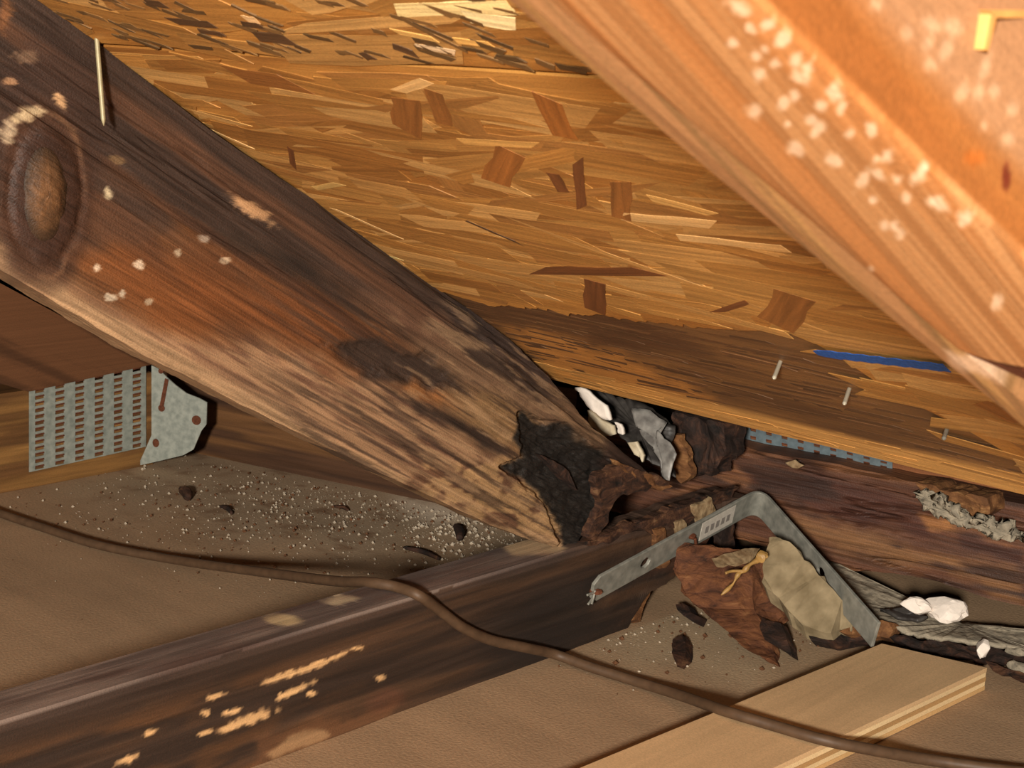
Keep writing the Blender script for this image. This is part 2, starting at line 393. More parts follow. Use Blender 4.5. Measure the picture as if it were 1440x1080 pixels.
lower = plank('sheathing_panel', fo, -2.7, 1.6, V_LOW, V_SEAM, 0.010, 1000, 130, m_osb, osb_lower_col,
              lambda U, V, T: 0.0008 * (fbm(U * 30, V * 120, 5) - 0.5) - 0.0012, rows=3)
tag(lower, 'golden strand board roof panel with torn flaking face and a pale raw lower edge', 'roof panel')
def face_col(L, P, q):
    n = fbm(L[:, 0] * 8, L[:, 1] * 45, 16)
    c = mix(np.tile(rgb(178, 126, 62), (len(L), 1)), rgb(150, 100, 46), ss(0.35, 0.65, n)); return c
facel = plank('face_layer', fo, -2.7, 1.6, ragged, V_SEAM - 0.0006, 0.0016, 1200, 60, m_osb, face_col,
              lambda U, V, T: 0.0012 + 0.0005 * (fbm(U * 25, V * 100, 15) - 0.5), parent=lower, rows=2)
upper = plank('sheathing_panel', fo, -2.7, 1.6, V_SEAM + 0.0032, 2.3, 0.010, 400, 150, m_osb,
              lambda L, P, q: mix(np.tile(rgb(184, 132, 66), (len(L), 1)), rgb(156, 104, 46), ss(0.35, 0.65, fbm(L[:, 0] * 8, L[:, 1] * 45, 26))),
              lambda U, V, T: 0.0005 * (fbm(U * 25, V * 100, 25) - 0.5) + 0.0012, rows=3)
tag(upper, 'upper strand board roof panel speckled with short dark streaks above the seam', 'roof panel')

rng = np.random.default_rng(7)
PAL = [rgb(172, 124, 64), rgb(162, 114, 56), rgb(182, 136, 76), rgb(150, 102, 48), rgb(168, 120, 60), rgb(190, 146, 86), rgb(158, 110, 56), rgb(172, 126, 66)]
def flakes(name, parent, items, w0=0.0015):
    """Strands pressed into the board: each a thin, slightly tilted sliver with its own edges."""
    vs = []; fs = []; cs = []; uvs = []
    for (u, v, L, W, a, c, dw) in items:
        k = len(vs); ca, sa = math.cos(a), math.sin(a)
        j = rng.uniform(-0.35, 0.35, 8)
        pts = [(-.5 + j[0] * .5, -.5), (-.17, -.5 + j[1] * .3), (.17, -.5 + j[2] * .3), (.5 + j[3] * .5, -.5), (.5 + j[4] * .5, .5), (.17, .5 + j[5] * .3), (-.17, .5 + j[6] * .3), (-.5 + j[7] * .5, .5)]
        ro = rng.uniform(0, 50)
        for (s, t) in pts:
            x = s * L; y = t * W
            vs.append((u + x * ca - y * sa, v + x * sa + y * ca, w0 + dw + 0.00004 * t)); cs.append(c * (1 + 0.05 * s)); uvs.append((x + ro, y + ro))
        n0 = len(vs)
        for (s, t) in pts:
            x = s * L; y = t * W; vs.append((u + x * ca - y * sa, v + x * sa + y * ca, w0 - 0.0003)); cs.append(c); uvs.append((x + ro, y + ro))
        fs.append([k, k + 1, k + 6, k + 7]); fs.append([k + 1, k + 2, k + 5, k + 6]); fs.append([k + 2, k + 3, k + 4, k + 5])
        for q in range(8): fs.append([k + q, n0 + q, n0 + (q + 1) % 8, k + (q + 1) % 8])
    me = bpy.data.meshes.new(name); me.from_pydata(vs, [], fs); me.update()
    setcol(me, np.array(cs)); uvl = me.uv_layers.new(name='UVMap')
    li = np.zeros(len(me.loops), int); me.loops.foreach_get('vertex_index', li)
    uvl.data.foreach_set('uv', np.array(uvs, np.float32)[li].ravel())
    return link(name, me, m_flake, fo.m, parent)
def strand_field(n, u0, u1, v0, v1, lim=None):
    it = []
    while len(it) < n:
        u = rng.uniform(u0, u1); v = rng.uniform(v0, v1)
        L = rng.uniform(0.05, 0.16); W = rng.uniform(0.006, 0.026)
        cross = rng.random() < 0.05
        a = rng.normal(0.02, 0.16) if not cross else rng.uniform(-1.3, 1.3)
        if cross: L *= 0.4
        if lim is not None and v - W * 0.6 - abs(math.sin(a)) * L * 0.5 < lim(u) + 0.001: continue
        if v + W * .6 + abs(math.sin(a)) * L * .5 > v1: continue
        c = PAL[rng.integers(len(PAL))] * rng.uniform(0.94, 1.03)
        it.append((u, v, L, W, a, c, rng.uniform(0, 0.00028)))
    return it
rl = lambda u: float(ragged(np.array([u]))[0])
st = flakes('strands', facel, strand_field(1250, -0.35, 1.05, -0.10, V_SEAM - 0.001, rl)); st['kind'] = 'stuff'
st = flakes('strands', upper, strand_field(950, -0.35, 1.05, V_SEAM + 0.004, 1.2)); st['kind'] = 'stuff'
def lower_items(n):
    it = []
    while len(it) < n:
        u = rng.uniform(-0.1, 0.7); L = rng.uniform(0.02, 0.07); W = rng.uniform(0.002, 0.006)
        top = rl(u); v = rng.uniform(V_LOW + 0.006, top - 0.006) if top - 0.012 > V_LOW else V_LOW + .01
        e = v - V_LOW
        base = rgb(192, 142, 78) if e < 0.044 else rgb(98, 68, 42)
        it.append((u, v, L, W, rng.normal(0, 0.07), base * rng.uniform(0.86, 1.1), rng.uniform(0, 0.0002)))
    return it
st = flakes('strands', lower, lower_items(300), w0=-0.0012); st['kind'] = 'stuff'
# the strands that stand out singly: (centre px, length px dir vector, width m, colour)
def strand_px(p, q, W, c, par, dw=0.0004):
    a = fo.uv(p); b = fo.uv(q); m_ = (a + b) / 2; d = b - a
    f = flakes('strand', par, [(m_[0], m_[1], np.hypot(*d), W, math.atan2(d[1], d[0]), c, dw)]); return f
DK = rgb(136, 88, 42); DK2 = rgb(108, 66, 34); LT = rgb(214, 172, 112)
for p, q, W, c in [((572, 135), (574, 178), 0.016, DK), ((770, 130), (800, 195), 0.014, rgb(148, 92, 40)), ((718, 212), (700, 250), 0.016, rgb(152, 96, 44)),
                   ((778, 238), (796, 268), 0.008, DK2), ((815, 225), (820, 290), 0.006, DK2), ((874, 250), (876, 300), 0.011, DK),
                   ((755, 377), (905, 378), 0.010, DK2), ((838, 392), (838, 430), 0.014, DK2), ((1120, 410), (1095, 448), 0.022, DK),
                   ((330, 100), (420, 115), 0.017, DK), ((660, 308), (735, 340), 0.003, rgb(80, 54, 28)), ((410, 205), (414, 232), 0.004, DK2),
                   ((960, 330), (1100, 345), 0.007, LT), ((560, 125), (605, 108), 0.006, LT), ((470, 290), (560, 330), 0.004, LT), ((610, 120), (625, 165), 0.010, DK),
                   ((300, 180), (355, 205), 0.004, LT), ((880, 300), (1010, 312), 0.009, LT), ((1010, 435), (1060, 418), 0.004, DK2), ((1375, 560), (1440, 590), 0.018, rgb(150, 98, 46)),
                   ((900, 270), (1000, 296), 0.007, rgb(206, 160, 92)), ((660, 195), (760, 200), 0.006, rgb(200, 152, 84)), ((430, 330), (560, 360), 0.003, rgb(188, 168, 110)),
                   ((480, 255), (440, 262), 0.005, rgb(196, 160, 96))]:
    strand_px(p, q, W, c, facel)
for p, q, W, c in [((560, 10), (700, 6), 0.010, rgb(240, 214, 150)), ((660, 18), (725, 28), 0.010, rgb(244, 222, 166)), ((590, 62), (640, 70), 0.006, rgb(206, 178, 140)),
                   ((640, 52), (690, 58), 0.005, rgb(222, 172, 96)), ((560, 40), (610, 50), 0.004, rgb(216, 170, 98)), ((345, 22), (362, 24), 0.006, rgb(220, 180, 128))]:
    strand_px(p, q, W, c, upper)
# short dark streaks on the upper panel
it = []
for k in range(900):
    u = rng.uniform(-0.45, 1.0); v = V_SEAM + 0.006 + 0.16 * rng.random() ** 1.5
    if v < V_SEAM + 0.006: continue
    a = rng.normal(-0.45, 0.22); it.append((u, v, rng.uniform(0.007, 0.018), rng.uniform(0.0022, 0.0046), a, rgb(108, 80, 46) * rng.uniform(0.75, 1.15), 0.0004))
for (p, q, W) in [((242, 25), (298, 30), .006), ((284, 39), (315, 44), .004), ((366, 47), (416, 53), .009), ((210, 0), (232, 2), .006), ((512, 75), (524, 74), .006), ((555, 60), (588, 72), .006), ((340, 28), (370, 32), .005)]:
    a = fo.uv(p); b = fo.uv(q); m_ = (a + b) / 2; d = b - a; it.append((m_[0], m_[1], np.hypot(*d), W, math.atan2(d[1], d[0]), rgb(84, 60, 38), 0.0005))
st = flakes('dark_streaks', upper, it); st['kind'] = 'stuff'
# blue paint stroke
a = fo.uv((1150, 488)); b = fo.uv((1335, 509)); d = b - a
n_ = 24; vs = []; fs = []
for k in range(n_ + 1):
    t = k / n_; c_ = a + d * t; ww = 0.0055 * (1 + 0.12 * math.sin(k * 2.1)) * (0.55 + 0.45 * min(1, t * 12))
    vs += [(c_[0], c_[1] - ww, 0.0036), (c_[0], c_[1] + ww, 0.0040)]
    if k: fs.append([2 * k - 2, 2 * k, 2 * k + 1, 2 * k - 1])
me = bpy.data.meshes.new('paint_mark'); me.from_pydata(vs, [], fs); me.update()
o = link('paint_mark', me, m_blue, fo.m, facel); o['label'] = 'blue straight paint stroke'
md = o.modifiers.new('s', 'SOLIDIFY'); md.thickness = 0.0004
# nails driven through the roof board
m_dulln = plain_mat('tarnished_nail', rgb(150, 140, 108), 0.45, 0.5, 0.2, 200, 0.1, 0.1)
def nail_thing(p, q, lab, wtop=0.0, r=0.0013, drop=0.018, mat=m_nail, base_v=None):
    A = px(p, plane=(fo.o + fo.w * wtop, fo.w)); dd = ray(q); # tip hangs straight out of the board, pixel q at nearly the same distance
    t = np.linalg.norm(A - CAM); B = CAM + dd / np.linalg.norm(dd) * (t - drop)
    o = tube('nail', [A - (B - A) * 0.3, A, A + (B - A) * .75, B], r, mat, 8, rfn=lambda s: 1.0 if s < .85 else max(0.15, (1 - s) / .15))
    tag(o, lab, 'nail'); return o
nail_thing((1097, 510), (1088, 533), 'short bright nail tip poking through the stained board above the mending plate')
nail_thing((1194, 548), (1187, 569), 'short bright nail tip poking through the board below the blue mark')
nail_thing((1332, 602), (1327, 618), 'dull short nail tip at the lower right of the stained roof board', r=0.0013, mat=m_steel)
nail_thing((136, 52), (146, 177), 'long thin pale nail hanging in front of the dark rafter', r=0.0014, drop=0.008, mat=m_dulln)

# ------------------------------------------------------------------ main decayed rafter
fr1 = Frame(P0, -DU, NU)
r1_top = fr1.curve([(60, 0), (290, 178), (300, 186), (450, 287), (640, 420), (700, 462), (745, 500), (782, 538), (800, 558), (820, 582), (838, 603), (856, 619), (880, 640), (910, 664), (947, 686)])
r1_bot = fr1.curve([(0, 378), (210, 503), (500, 648), (700, 742), (760, 764), (800, 774)])
uE = [fr1.uv(p)[0] for p in [(800, 773), (822, 757), (836, 735), (850, 708), (880, 694), (947, 684)]]
def r1_u1(T): return np.interp(T, [0, .12, .30, .55, .78, 1.0], uE) + 0.004 * (fbm(T * 22, 0 * T, 8) - 0.5)
def r1_lo(U): return r1_bot(U) + 0.0016 * (fbm(U * 60, 0 * U, 3) - 0.5)
def r1_hi(U): return r1_top(U) + 0.002 * (fbm(U * 70, 0 * U, 13) - 0.5) * ss(-0.5, 0.1, U)
KN = (62, 270)
def kd(q):
    """distance measure round the knot, 1 at its rim"""
    a = math.radians(4); dx = q[:, 0] - KN[0]; dy = q[:, 1] - KN[1]
    return np.sqrt((dx / 46) ** 2 + (dy / 92) ** 2)
def r1_col(L, P, q):
    u, v = L[:, 0], L[:, 1]; N = len(L)
    g = fbm(u * 7, v * 85, 31); g2 = fbm(u * 16, v * 220, 33); big = fbm(u * 9, v * 26, 35)
    hi = r1_top(u); lo = r1_bot(u); t = (v - lo) / np.maximum(hi - lo, .01)
    tt = t + 0.16 * (big - 0.5)
    c = np.tile(rgb(96, 64, 42), (N, 1))
    c = mix(c, rgb(122, 76, 42), ss(0.35, 0.62, g) * 0.8)
    # pale lower band with brown flecks
    th_ = np.interp(q[:, 0], [-200, 0, 150, 300, 450, 600, 800], [.06, .07, .09, .20, .36, .44, .44]); pale = 1 - ss(-0.05, 0.08, tt - th_)
    pc = mix(np.tile(rgb(160, 124, 92), (N, 1)), rgb(98, 68, 52), 0.85 * ss(0.44, 0.62, fbm(u * 20, v * 330, 41, 3)*.6+.4*fbm(u * 30, v * 120, 42)) * ss(0.05, 0.14, t))
    c = mix(c, pc, pale)
    c = mix(c, rgb(176, 142, 106), 0.85 * (1 - ss(0.05, 0.085, tt)) )
    # dark, blackened upper band
    c = mix(c, rgb(62, 47, 38), ss(0.56, 0.74, tt + 0.05 * (g - .5)) * 0.97)
    c = mix(c, rgb(92, 66, 52), ss(0.52, 0.64, g2) * ss(0.6, 0.8, tt) * ss(-0.2, 0.05, u) * 0.8)
    c = mix(c, rgb(38, 30, 26), ss(0.52, 0.62, fbm(u * 5, v * 120, 47)) * ss(0.5, 0.7, tt) * 0.7)
    # reddish orange area
    c = mix(c, rgb(128, 74, 36), 0.75 * blob(q, 230, 405, 150, 42, 24, 0.5, 0.6, 6, 0.015))
    c = mix(c, rgb(120, 68, 34), 0.6 * blob(q, 420, 440, 150, 45, 28, 0.5, 0.7, 7, 0.015))
    c = mix(c, rgb(70, 46, 34), 0.8 * ss(0.52, 0.66, g) * ss(0.3, 0.5, tt))
    # bleached right-hand part
    c = mix(c, rgb(124, 96, 72), 0.8 * blob(q, 690, 545, 120, 60, 32, 0.5, 0.5, 11, 0.02))
    c = mix(c, rgb(112, 80, 60), 0.7 * blob(q, 560, 430, 120, 22, 32, 0.6, 0.6, 13, 0.02))
    c = mix(c, rgb(150, 122, 92), 0.6 * blob(q, 650, 480, 60, 12, 26, 0.6, 0.8, 14, 0.05))
    c = mix(c, rgb(142, 110, 74), 0.85 * blob(q, 700, 595, 70, 34, 28, 0.5, 0.5, 21, 0.03))
    c = mix(c, rgb(164, 108, 62), 0.9 * blob(q, 585, 545, 45, 12, 25, 0.5, 0.5, 22, 0.04))
    # dark patch and streaks
    c = mix(c, rgb(58, 45, 38), 0.92 * poly(q, [(455, 482), (520, 475), (600, 500), (640, 530), (660, 555), (620, 548), (580, 530), (545, 545), (500, 515)], 10, 16, 5, 0.035))
    c = mix(c, rgb(50, 38, 32), 0.9 * poly(q, [(560, 545), (600, 570), (680, 605), (720, 640), (700, 640), (640, 605), (590, 580)], 5, 6, 6, 0.05))
    c = mix(c, rgb(56, 44, 40), 0.9 * poly(q, [(600, 400), (650, 420), (710, 465), (760, 515), (800, 560), (770, 560), (700, 500), (640, 450)], 9, 10, 16, 0.04))
    c = mix(c, rgb(54, 42, 36), 0.85 * poly(q, [(650, 490), (700, 500), (745, 535), (800, 580), (780, 580), (720, 540), (665, 505)], 6, 8, 19, 0.05))
    lowpatch = poly(q, [(690, 650), (730, 640), (765, 670), (790, 715), (800, 760), (700, 740), (560, 690), (600, 655)], 8, 8, 17, 0.04)
    lc = mix(np.tile(rgb(172, 136, 94), (N, 1)), rgb(96, 66, 48), ss(0.46, 0.62, fbm(q[:, 0] * .045, q[:, 1] * .06, 51)))
    c = mix(c, lc, 0.9 * lowpatch)
    c = mix(c, rgb(56, 42, 35), 0.58 * ss(0.57, 0.66, fbm(u * 9, v * 300, 55, 3)) * ss(280, 480, q[:, 0]))
    c = mix(c, rgb(176, 142, 106), 0.5 * ss(0.60, 0.68, fbm(u * 22, v * 260, 57, 3)) * ss(480, 600, q[:, 0]))
    # charcoal black rot at the heel
    blk = poly(q, [(735, 582), (760, 600), (785, 592), (830, 625), (870, 650), (905, 690), (850, 720), (835, 775), (790, 780), (788, 735), (770, 705), (745, 680), (704, 655), (735, 645), (722, 615)], 4, 9, 23, 0.06)
    c = mix(c, rgb(34, 30, 27), 0.97 * blk)
    c = mix(c, rgb(120, 92, 66), 0.55 * poly(q, [(775, 545), (830, 580), (880, 640), (850, 640), (790, 600)], 8, 12, 24, 0.05))
    c = mix(c, rgb(52, 36, 30), 0.75 * poly(q, [(860, 610), (950, 684), (880, 700), (840, 650)], 8, 10, 25, 0.05))
    c = mix(c, mix(np.tile(rgb(62, 46, 38), (N, 1)), rgb(92, 62, 44), ss(.45, .65, g)), 0.85 * poly(q, [(-300, -300), (60, 0), (640, 420), (590, 440), (450, 375), (330, 325), (210, 318), (130, 338), (0, 290), (-300, 100)], 18, 26, 64, .015))
    c = mix(c, rgb(60, 42, 34), 0.85 * blob(q, 60, 215, 78, 165, 8, .3, .35, 63, .02))
    # knot
    d = kd(q) + 0.45 * (fbm(q[:, 0] * .025, q[:, 1] * .018, 61) - .5)
    ring = (d < 2.0)
    c = mix(c, rgb(74, 48, 34), 0.85 * (1 - ss(1.2, 1.75, d)) )
    c = mix(c, rgb(128, 92, 64), 0.75 * np.exp(-((d - 1.32) / 0.05) ** 2) * ss(40, 90, q[:, 0]) * ss(0.4, .6, fbm(q[:, 0] * .02, q[:, 1] * .02, 66)))
    c = mix(c, rgb(60, 38, 28), 0.9 * (1 - ss(0.95, 1.2, d)))
    # tan and pale patches
    for (x, y, rx, ry, a, cc, m_) in [(355, 295, 32, 9, 32, (196, 150, 106), .9), (40, 160, 26, 9, -20, (206, 180, 140), .95), (84, 142, 11, 7, 60, (222, 176, 128), .95),
                                      (15, 115, 8, 5, 0, (196, 150, 110), .9), (35, 80, 16, 9, 0, (128, 100, 78), .8), (12, 185, 12, 16, 0, (186, 164, 134), .9),
                                      (152, 272, 6, 8, 0, (204, 186, 150), .95), (165, 225, 10, 6, 20, (124, 96, 64), .8), (136, 377, 6, 6, 0, (228, 204, 176), .95), (196, 372, 6, 6, 0, (228, 204, 176), .95),
                                      (286, 336, 7, 5, 0, (190, 170, 150), .9), (316, 366, 6, 4, 0, (196, 170, 140), .9), (156, 418, 9, 5, 0, (224, 206, 180), .9), (172, 413, 4, 5, 0, (214, 196, 170), .9),
                                      (250, 356, 4, 4, 0, (210, 190, 160), .8), (210, 425, 5, 4, 0, (210, 190, 160), .8), (8, 20, 8, 26, 10, (128, 84, 52), .9)]:
        c = mix(c, rgb(*cc), m_ * blob(q, x, y, rx, ry, a, 0.35, 0.8, int(x) % 31, 0.14))
    return c * 0.87
def r1_relief(U, V, T):
    L = np.stack([U, V, 0 * U], -1).reshape(-1, 3); q = proj(fr1.world(L)); u, v = L[:, 0], L[:, 1]
    h = 0.0016 * (fbm(u * 9, v * 140, 71) - 0.5) + 0.002 * (fbm(u * 10, v * 20, 72) - 0.5)
    crk = fbm(u * 4, v * 75, 47); h -= 0.003 * ss(0.58, 0.68, crk) * ss(-0.09, -0.03, v)
    d = kd(q); d = d + 0.4 * (fbm(q[:, 0] * .025, q[:, 1] * .018, 61) - .5); h += 0.003 * np.exp(-(d / 1.2) ** 4) - 0.0012 * np.exp(-((d - 1.15) / 0.14) ** 2)
    blk = poly(q, [(735, 582), (785, 592), (870, 650), (905, 690), (850, 720), (835, 775), (790, 780), (770, 705), (704, 655), (735, 645)], 4, 8, 23, 0.06)
    h -= 0.007 * blk * (0.5 + fbm(q[:, 0] * .05, q[:, 1] * .05, 73)); h += 0.006 * blk * (fbm(q[:, 0] * .03, q[:, 1] * .09, 74) - .5)
    h -= 0.003 * poly(q, [(455, 482), (600, 500), (660, 555), (580, 530), (500, 515)], 10, 16, 5, 0.035)
    h += 0.003 * (fbm(q[:, 0] * .04, q[:, 1] * .06, 51) - .5) * ss(640, 720, q[:, 0])
    h -= 0.003 * (1 - ss(0.0, 0.045, T.ravel())) * ss(0.0, 0.5, fbm(u * 20, 0 * u, 79))
    return h.reshape(U.shape)
rafter1 = plank('rafter', fr1, -1.9, r1_u1, r1_lo, r1_hi, 0.038, 1300, 120, m_rot, r1_col, r1_relief, rows=5)
tag(rafter1, 'dark weathered roof rafter with a big knot and a blackened rotten foot', 'rafter')
# the knot heart, a raised lens of its own
def knot():
    n1, n2 = 10, 28; vs = []; fs = []; cs = []
    for i in range(n1 + 1):
        r = i / n1
        for j in range(n2):
            a = 2 * math.pi * j / n2; p = (KN[0] + -2 + 31 * r * math.cos(a), KN[1] + 2 + 66 * r * math.sin(a) * (1 - .08 * math.cos(a)))
            u, v = fr1.uv(p); vs.append((u, v, 0.0030 + 0.0045 * (1 - r * r) + 0.0008 * (vn(np.array([i * .9]), np.array([j * .7]), 3)[0] - .5)))
            cs.append(rgb(90, 62, 38) * (1 - .5 * r ** 3) * (0.85 + .3 * vn(np.array([i * .6]), np.array([j * .9]), 5)[0]))
            if i: fs.append([(i - 1) * n2 + j, i * n2 + j, i * n2 + (j + 1) % n2, (i - 1) * n2 + (j + 1) % n2])
    me = bpy.data.meshes.new('knot'); me.from_pydata(vs, [], fs); me.update(); setcol(me, np.array(cs))
    bm = bmesh.new(); bm.from_mesh(me); bmesh.ops.recalc_face_normals(bm, faces=bm.faces); bm.to_mesh(me); bm.free()
    o = link('knot', me, m_rot, fr1.m, rafter1, smooth=True); o['label'] = 'brown oval knot'
knot()
# ragged splinters standing off the foot of the rafter
def splinter(name, pts, mat, parent=None, th=0.006, x=None, y=None, z=None, cut=3, rough=0.002, seed=1, off=None):
    f0 = [px(p, x=x, y=y, z=z) for p in pts[:3]]; f = [px(p, x=x, y=y, z=z) for p in jag(pts, 3.2, 8, seed)]
    nrm = _n(np.cross(f0[1] - f0[0], f0[2] - f0[0]))
    if np.dot(nrm, CAM - f[0]) > 0: nrm = -nrm
    return prism(name, f, (nrm * th) if off is None else off, mat, parent, cut=cut, rough=rough, seed=seed)
for k, (pts, mt) in enumerate([([(838, 670), (870, 655), (925, 668), (940, 682), (900, 690), (868, 700), (855, 735), (838, 760), (826, 756), (846, 715)], m_shard),
                               ([(868, 648), (945, 684), (930, 690), (880, 664)], m_orange),
                               ([(760, 640), (800, 662), (812, 690), (790, 672)], m_black)]):
    splinter('splinter', pts, mt, rafter1, 0.008, x=0.004 - 0.003 * (k == 2), seed=k)

# ------------------------------------------------------------------ ceiling joist below it
fj = Frame((0, 0, 0), (0, 1, 0), (0, 0, 1))
_jb = [fj.uv(p) for p in [(860, 900), (884, 888), (896, 862), (915, 830), (948, 812), (962, 785), (985, 772), (1005, 748), (1030, 730), (1060, 712)]]
ju = np.array([a[0] for a in _jb]); jv = np.array([max(a[1], 0) for a in _jb])
def j_lo(U): return np.where(U < ju[0], 0, np.interp(U, ju, jv) + 0.008 * (fbm(U * 120, 0 * U, 5) - .5) * ss(.1, .13, U))
def j_hi(U): return 0.089 - 0.004 * ss(0.03, 0.12, U) * fbm(U * 60, 0 * U, 6) + 0.002 * ss(.12, .25, U)
def j_col(L, P, q):
    u, v, w_ = L[:, 0], L[:, 1], L[:, 2]; N = len(L)
    g = fbm(u * 5, v * 90, 81); g2 = fbm(u * 14, v * 60, 82)
    c = mix(np.tile(rgb(50, 38, 31), (N, 1)), rgb(72, 52, 38), ss(.4, .65, g))
    lft = ss(-0.12, -0.42, u)
    c = mix(c, rgb(112, 72, 40), 0.6 * lft * ss(.45, .65, g2) * (1 - ss(.055, .08, v)))
    c = mix(c, rgb(36, 30, 27), 0.75 * ss(-0.16, 0.0, u) * ss(.35, .6, fbm(u * 8, v * 30, 83)))
    c = mix(c, rgb(104, 70, 46), 0.7 * poly(q, [(350, 1085), (365, 1040), (420, 1020), (500, 1010), (560, 985), (545, 1010), (470, 1040), (400, 1065)], 6, 14, 84, .03))
    c = mix(c, rgb(150, 118, 84), 0.8 * poly(q, [(372, 1060), (410, 1030), (455, 1025), (470, 1035), (420, 1050), (385, 1068)], 4, 8, 85, .06))
    for (x, y, rx, ry, a) in [(400, 950, 26, 5, -18), (445, 935, 44, 4, -22), (350, 1012, 36, 7, -20), (330, 1000, 12, 3, -20), (290, 1004, 6, 5, 0), (318, 1002, 6, 4, 0), (210, 1030, 12, 4, -20), (178, 1068, 16, 5, -25),
                              (418, 970, 26, 4, -25), (298, 980, 14, 3, -15), (534, 953, 6, 4, 0), (435, 975, 7, 4, 0), (288, 1031, 12, 3, -14), (500, 912, 9, 3, 0), (395, 977, 7, 3, 0)]:
        c = mix(c, rgb(214, 170, 118), 0.95 * blob(q, x, y, rx, ry, a, .3, .8, int(x) % 29, .12))
    c = mix(c, rgb(98, 62, 46), 0.5 * blob(q, 540, 985, 26, 14, -10, .5, .5, 4, .05))
    c = mix(c, rgb(104, 58, 36), 0.5 * ss(.5, .65, g2) * ss(0.05, .2, u))
    top = (w_ < -0.001) & (v > 0.07)
    tc = mix(np.tile(rgb(92, 79, 73), (N, 1)), rgb(114, 99, 90), ss(.4, .7, fbm(u * 14, w_ * 90, 88)))
    tc = mix(tc, rgb(78, 58, 46), ss(-0.02, 0.06, u) * .85)
    tc = mix(tc, rgb(188, 160, 124), .9 * poly(q, [(705, 765), (745, 757), (800, 770), (770, 780), (720, 782)], 3, 4, 9, .05))
    tc = mix(tc, rgb(196, 172, 130), .9 * blob(q, 395, 871, 26, 8, 5, .3, .4, 4, .06))
    tc = mix(tc, rgb(206, 184, 148), .85 * blob(q, 485, 842, 24, 6, -5, .3, .8, 6, .08))
    tc = mix(tc, rgb(84, 62, 54), .5 * ss(.5, .7, fbm(u * 9, w_ * 50, 89)))
    c = np.where(top[:, None], tc, c)
    edge = (w_ > -0.012) & (v > 0.082)
    c = np.where((edge & ~top)[:, None], mix(c, rgb(78, 62, 54), .5 + 0 * u), c)
    return c
def j_relief(U, V, T):
    h = 0.0014 * (fbm(U * 8, V * 120, 91) - .5) + 0.006 * (fbm(U * 26, V * 40, 92) - .5) * ss(0.02, 0.12, U)
    r = np.maximum(0, V - 0.080) / 0.009
    return h - 0.0016 * r * r
joist1 = plank('joist', fj, -2.2, 0.272, j_lo, j_hi, 0.040, 1000, 56, m_dark, j_col, j_relief, rows=8)
tag(joist1, 'dark stained ceiling joist with flaked pale spots, crossed by the brown cable', 'joist')
# broken fibres hanging out of the joist end
for k, (pts, mt, xx) in enumerate([([(905, 735), (950, 715), (1015, 690), (1040, 684), (1030, 700), (960, 735), (915, 752)], m_shard, 0.003),
                                   ([(820, 765), (880, 738), (920, 730), (880, 752), (840, 768)], m_shard, 0.004),
                                   ([(920, 745), (935, 742), (942, 790), (928, 800)], m_orange, 0.006),
                                   ([(950, 735), (962, 730), (968, 775), (955, 782)], m_pale, 0.006),
                                   ([(975, 712), (1000, 700), (1005, 725), (985, 740)], m_pale, 0.006),
                                   ([(1010, 745), (1030, 735), (1035, 775), (1018, 790)], m_black, 0.004)]):
    splinter('splinter', pts, mt, joist1, 0.008, x=xx, seed=20 + k)

# ------------------------------------------------------------------ neighbouring truss on the left
X2 = -0.686
f2 = Frame((X2, 0, 0), (0, 1, 0), (0, 0, 1))
def j2_col(L, P, q):
    u, v = L[:, 0], L[:, 1]; g = fbm(u * 6, v * 110, 101)
    c = mix(np.tile(rgb(100, 68, 38), (len(L), 1)), rgb(134, 96, 52), ss(.4, .65, g))
    return c
joist2 = plank('joist', f2, -2.4, 0.075, 0, 0.108, 0.04, 200, 30, m_dark, j2_col, lambda U, V, T: .001 * (fbm(U * 8, V * 120, 102) - .5), rows=4)
tag(joist2, 'brown ceiling joist carrying the square toothed metal plate', 'joist')
f3 = Frame((X2 + 0.004, 0, 0), (0, 1, 0), (0, 0, 1))
r0t = f3.curve([(-900, -75), (-200, 292), (0, 398), (130, 468), (214, 513)]); r0b = f3.curve([(-900, 300), (0, 539), (40, 551), (214, 512.5)])
def r0_col(L, P, q):
    u, v = L[:, 0], L[:, 1]; a = u * .86 - v * .5; b = u * .5 + v * .86; g = fbm(a * 5, b * 100, 111)
    return mix(np.tile(rgb(104, 68, 44), (len(L), 1)), rgb(80, 52, 34), ss(.4, .65, g))
rafter0 = plank('rafter', f3, f3.uv((-900, 0))[0], f3.uv((213, 511))[0], r0b, r0t, 0.034, 160, 40, m_rafter, r0_col, lambda U, V, T: 0 * U, rows=3)
tag(rafter0, 'smooth reddish brown rafter foot above the square toothed metal plate', 'rafter')
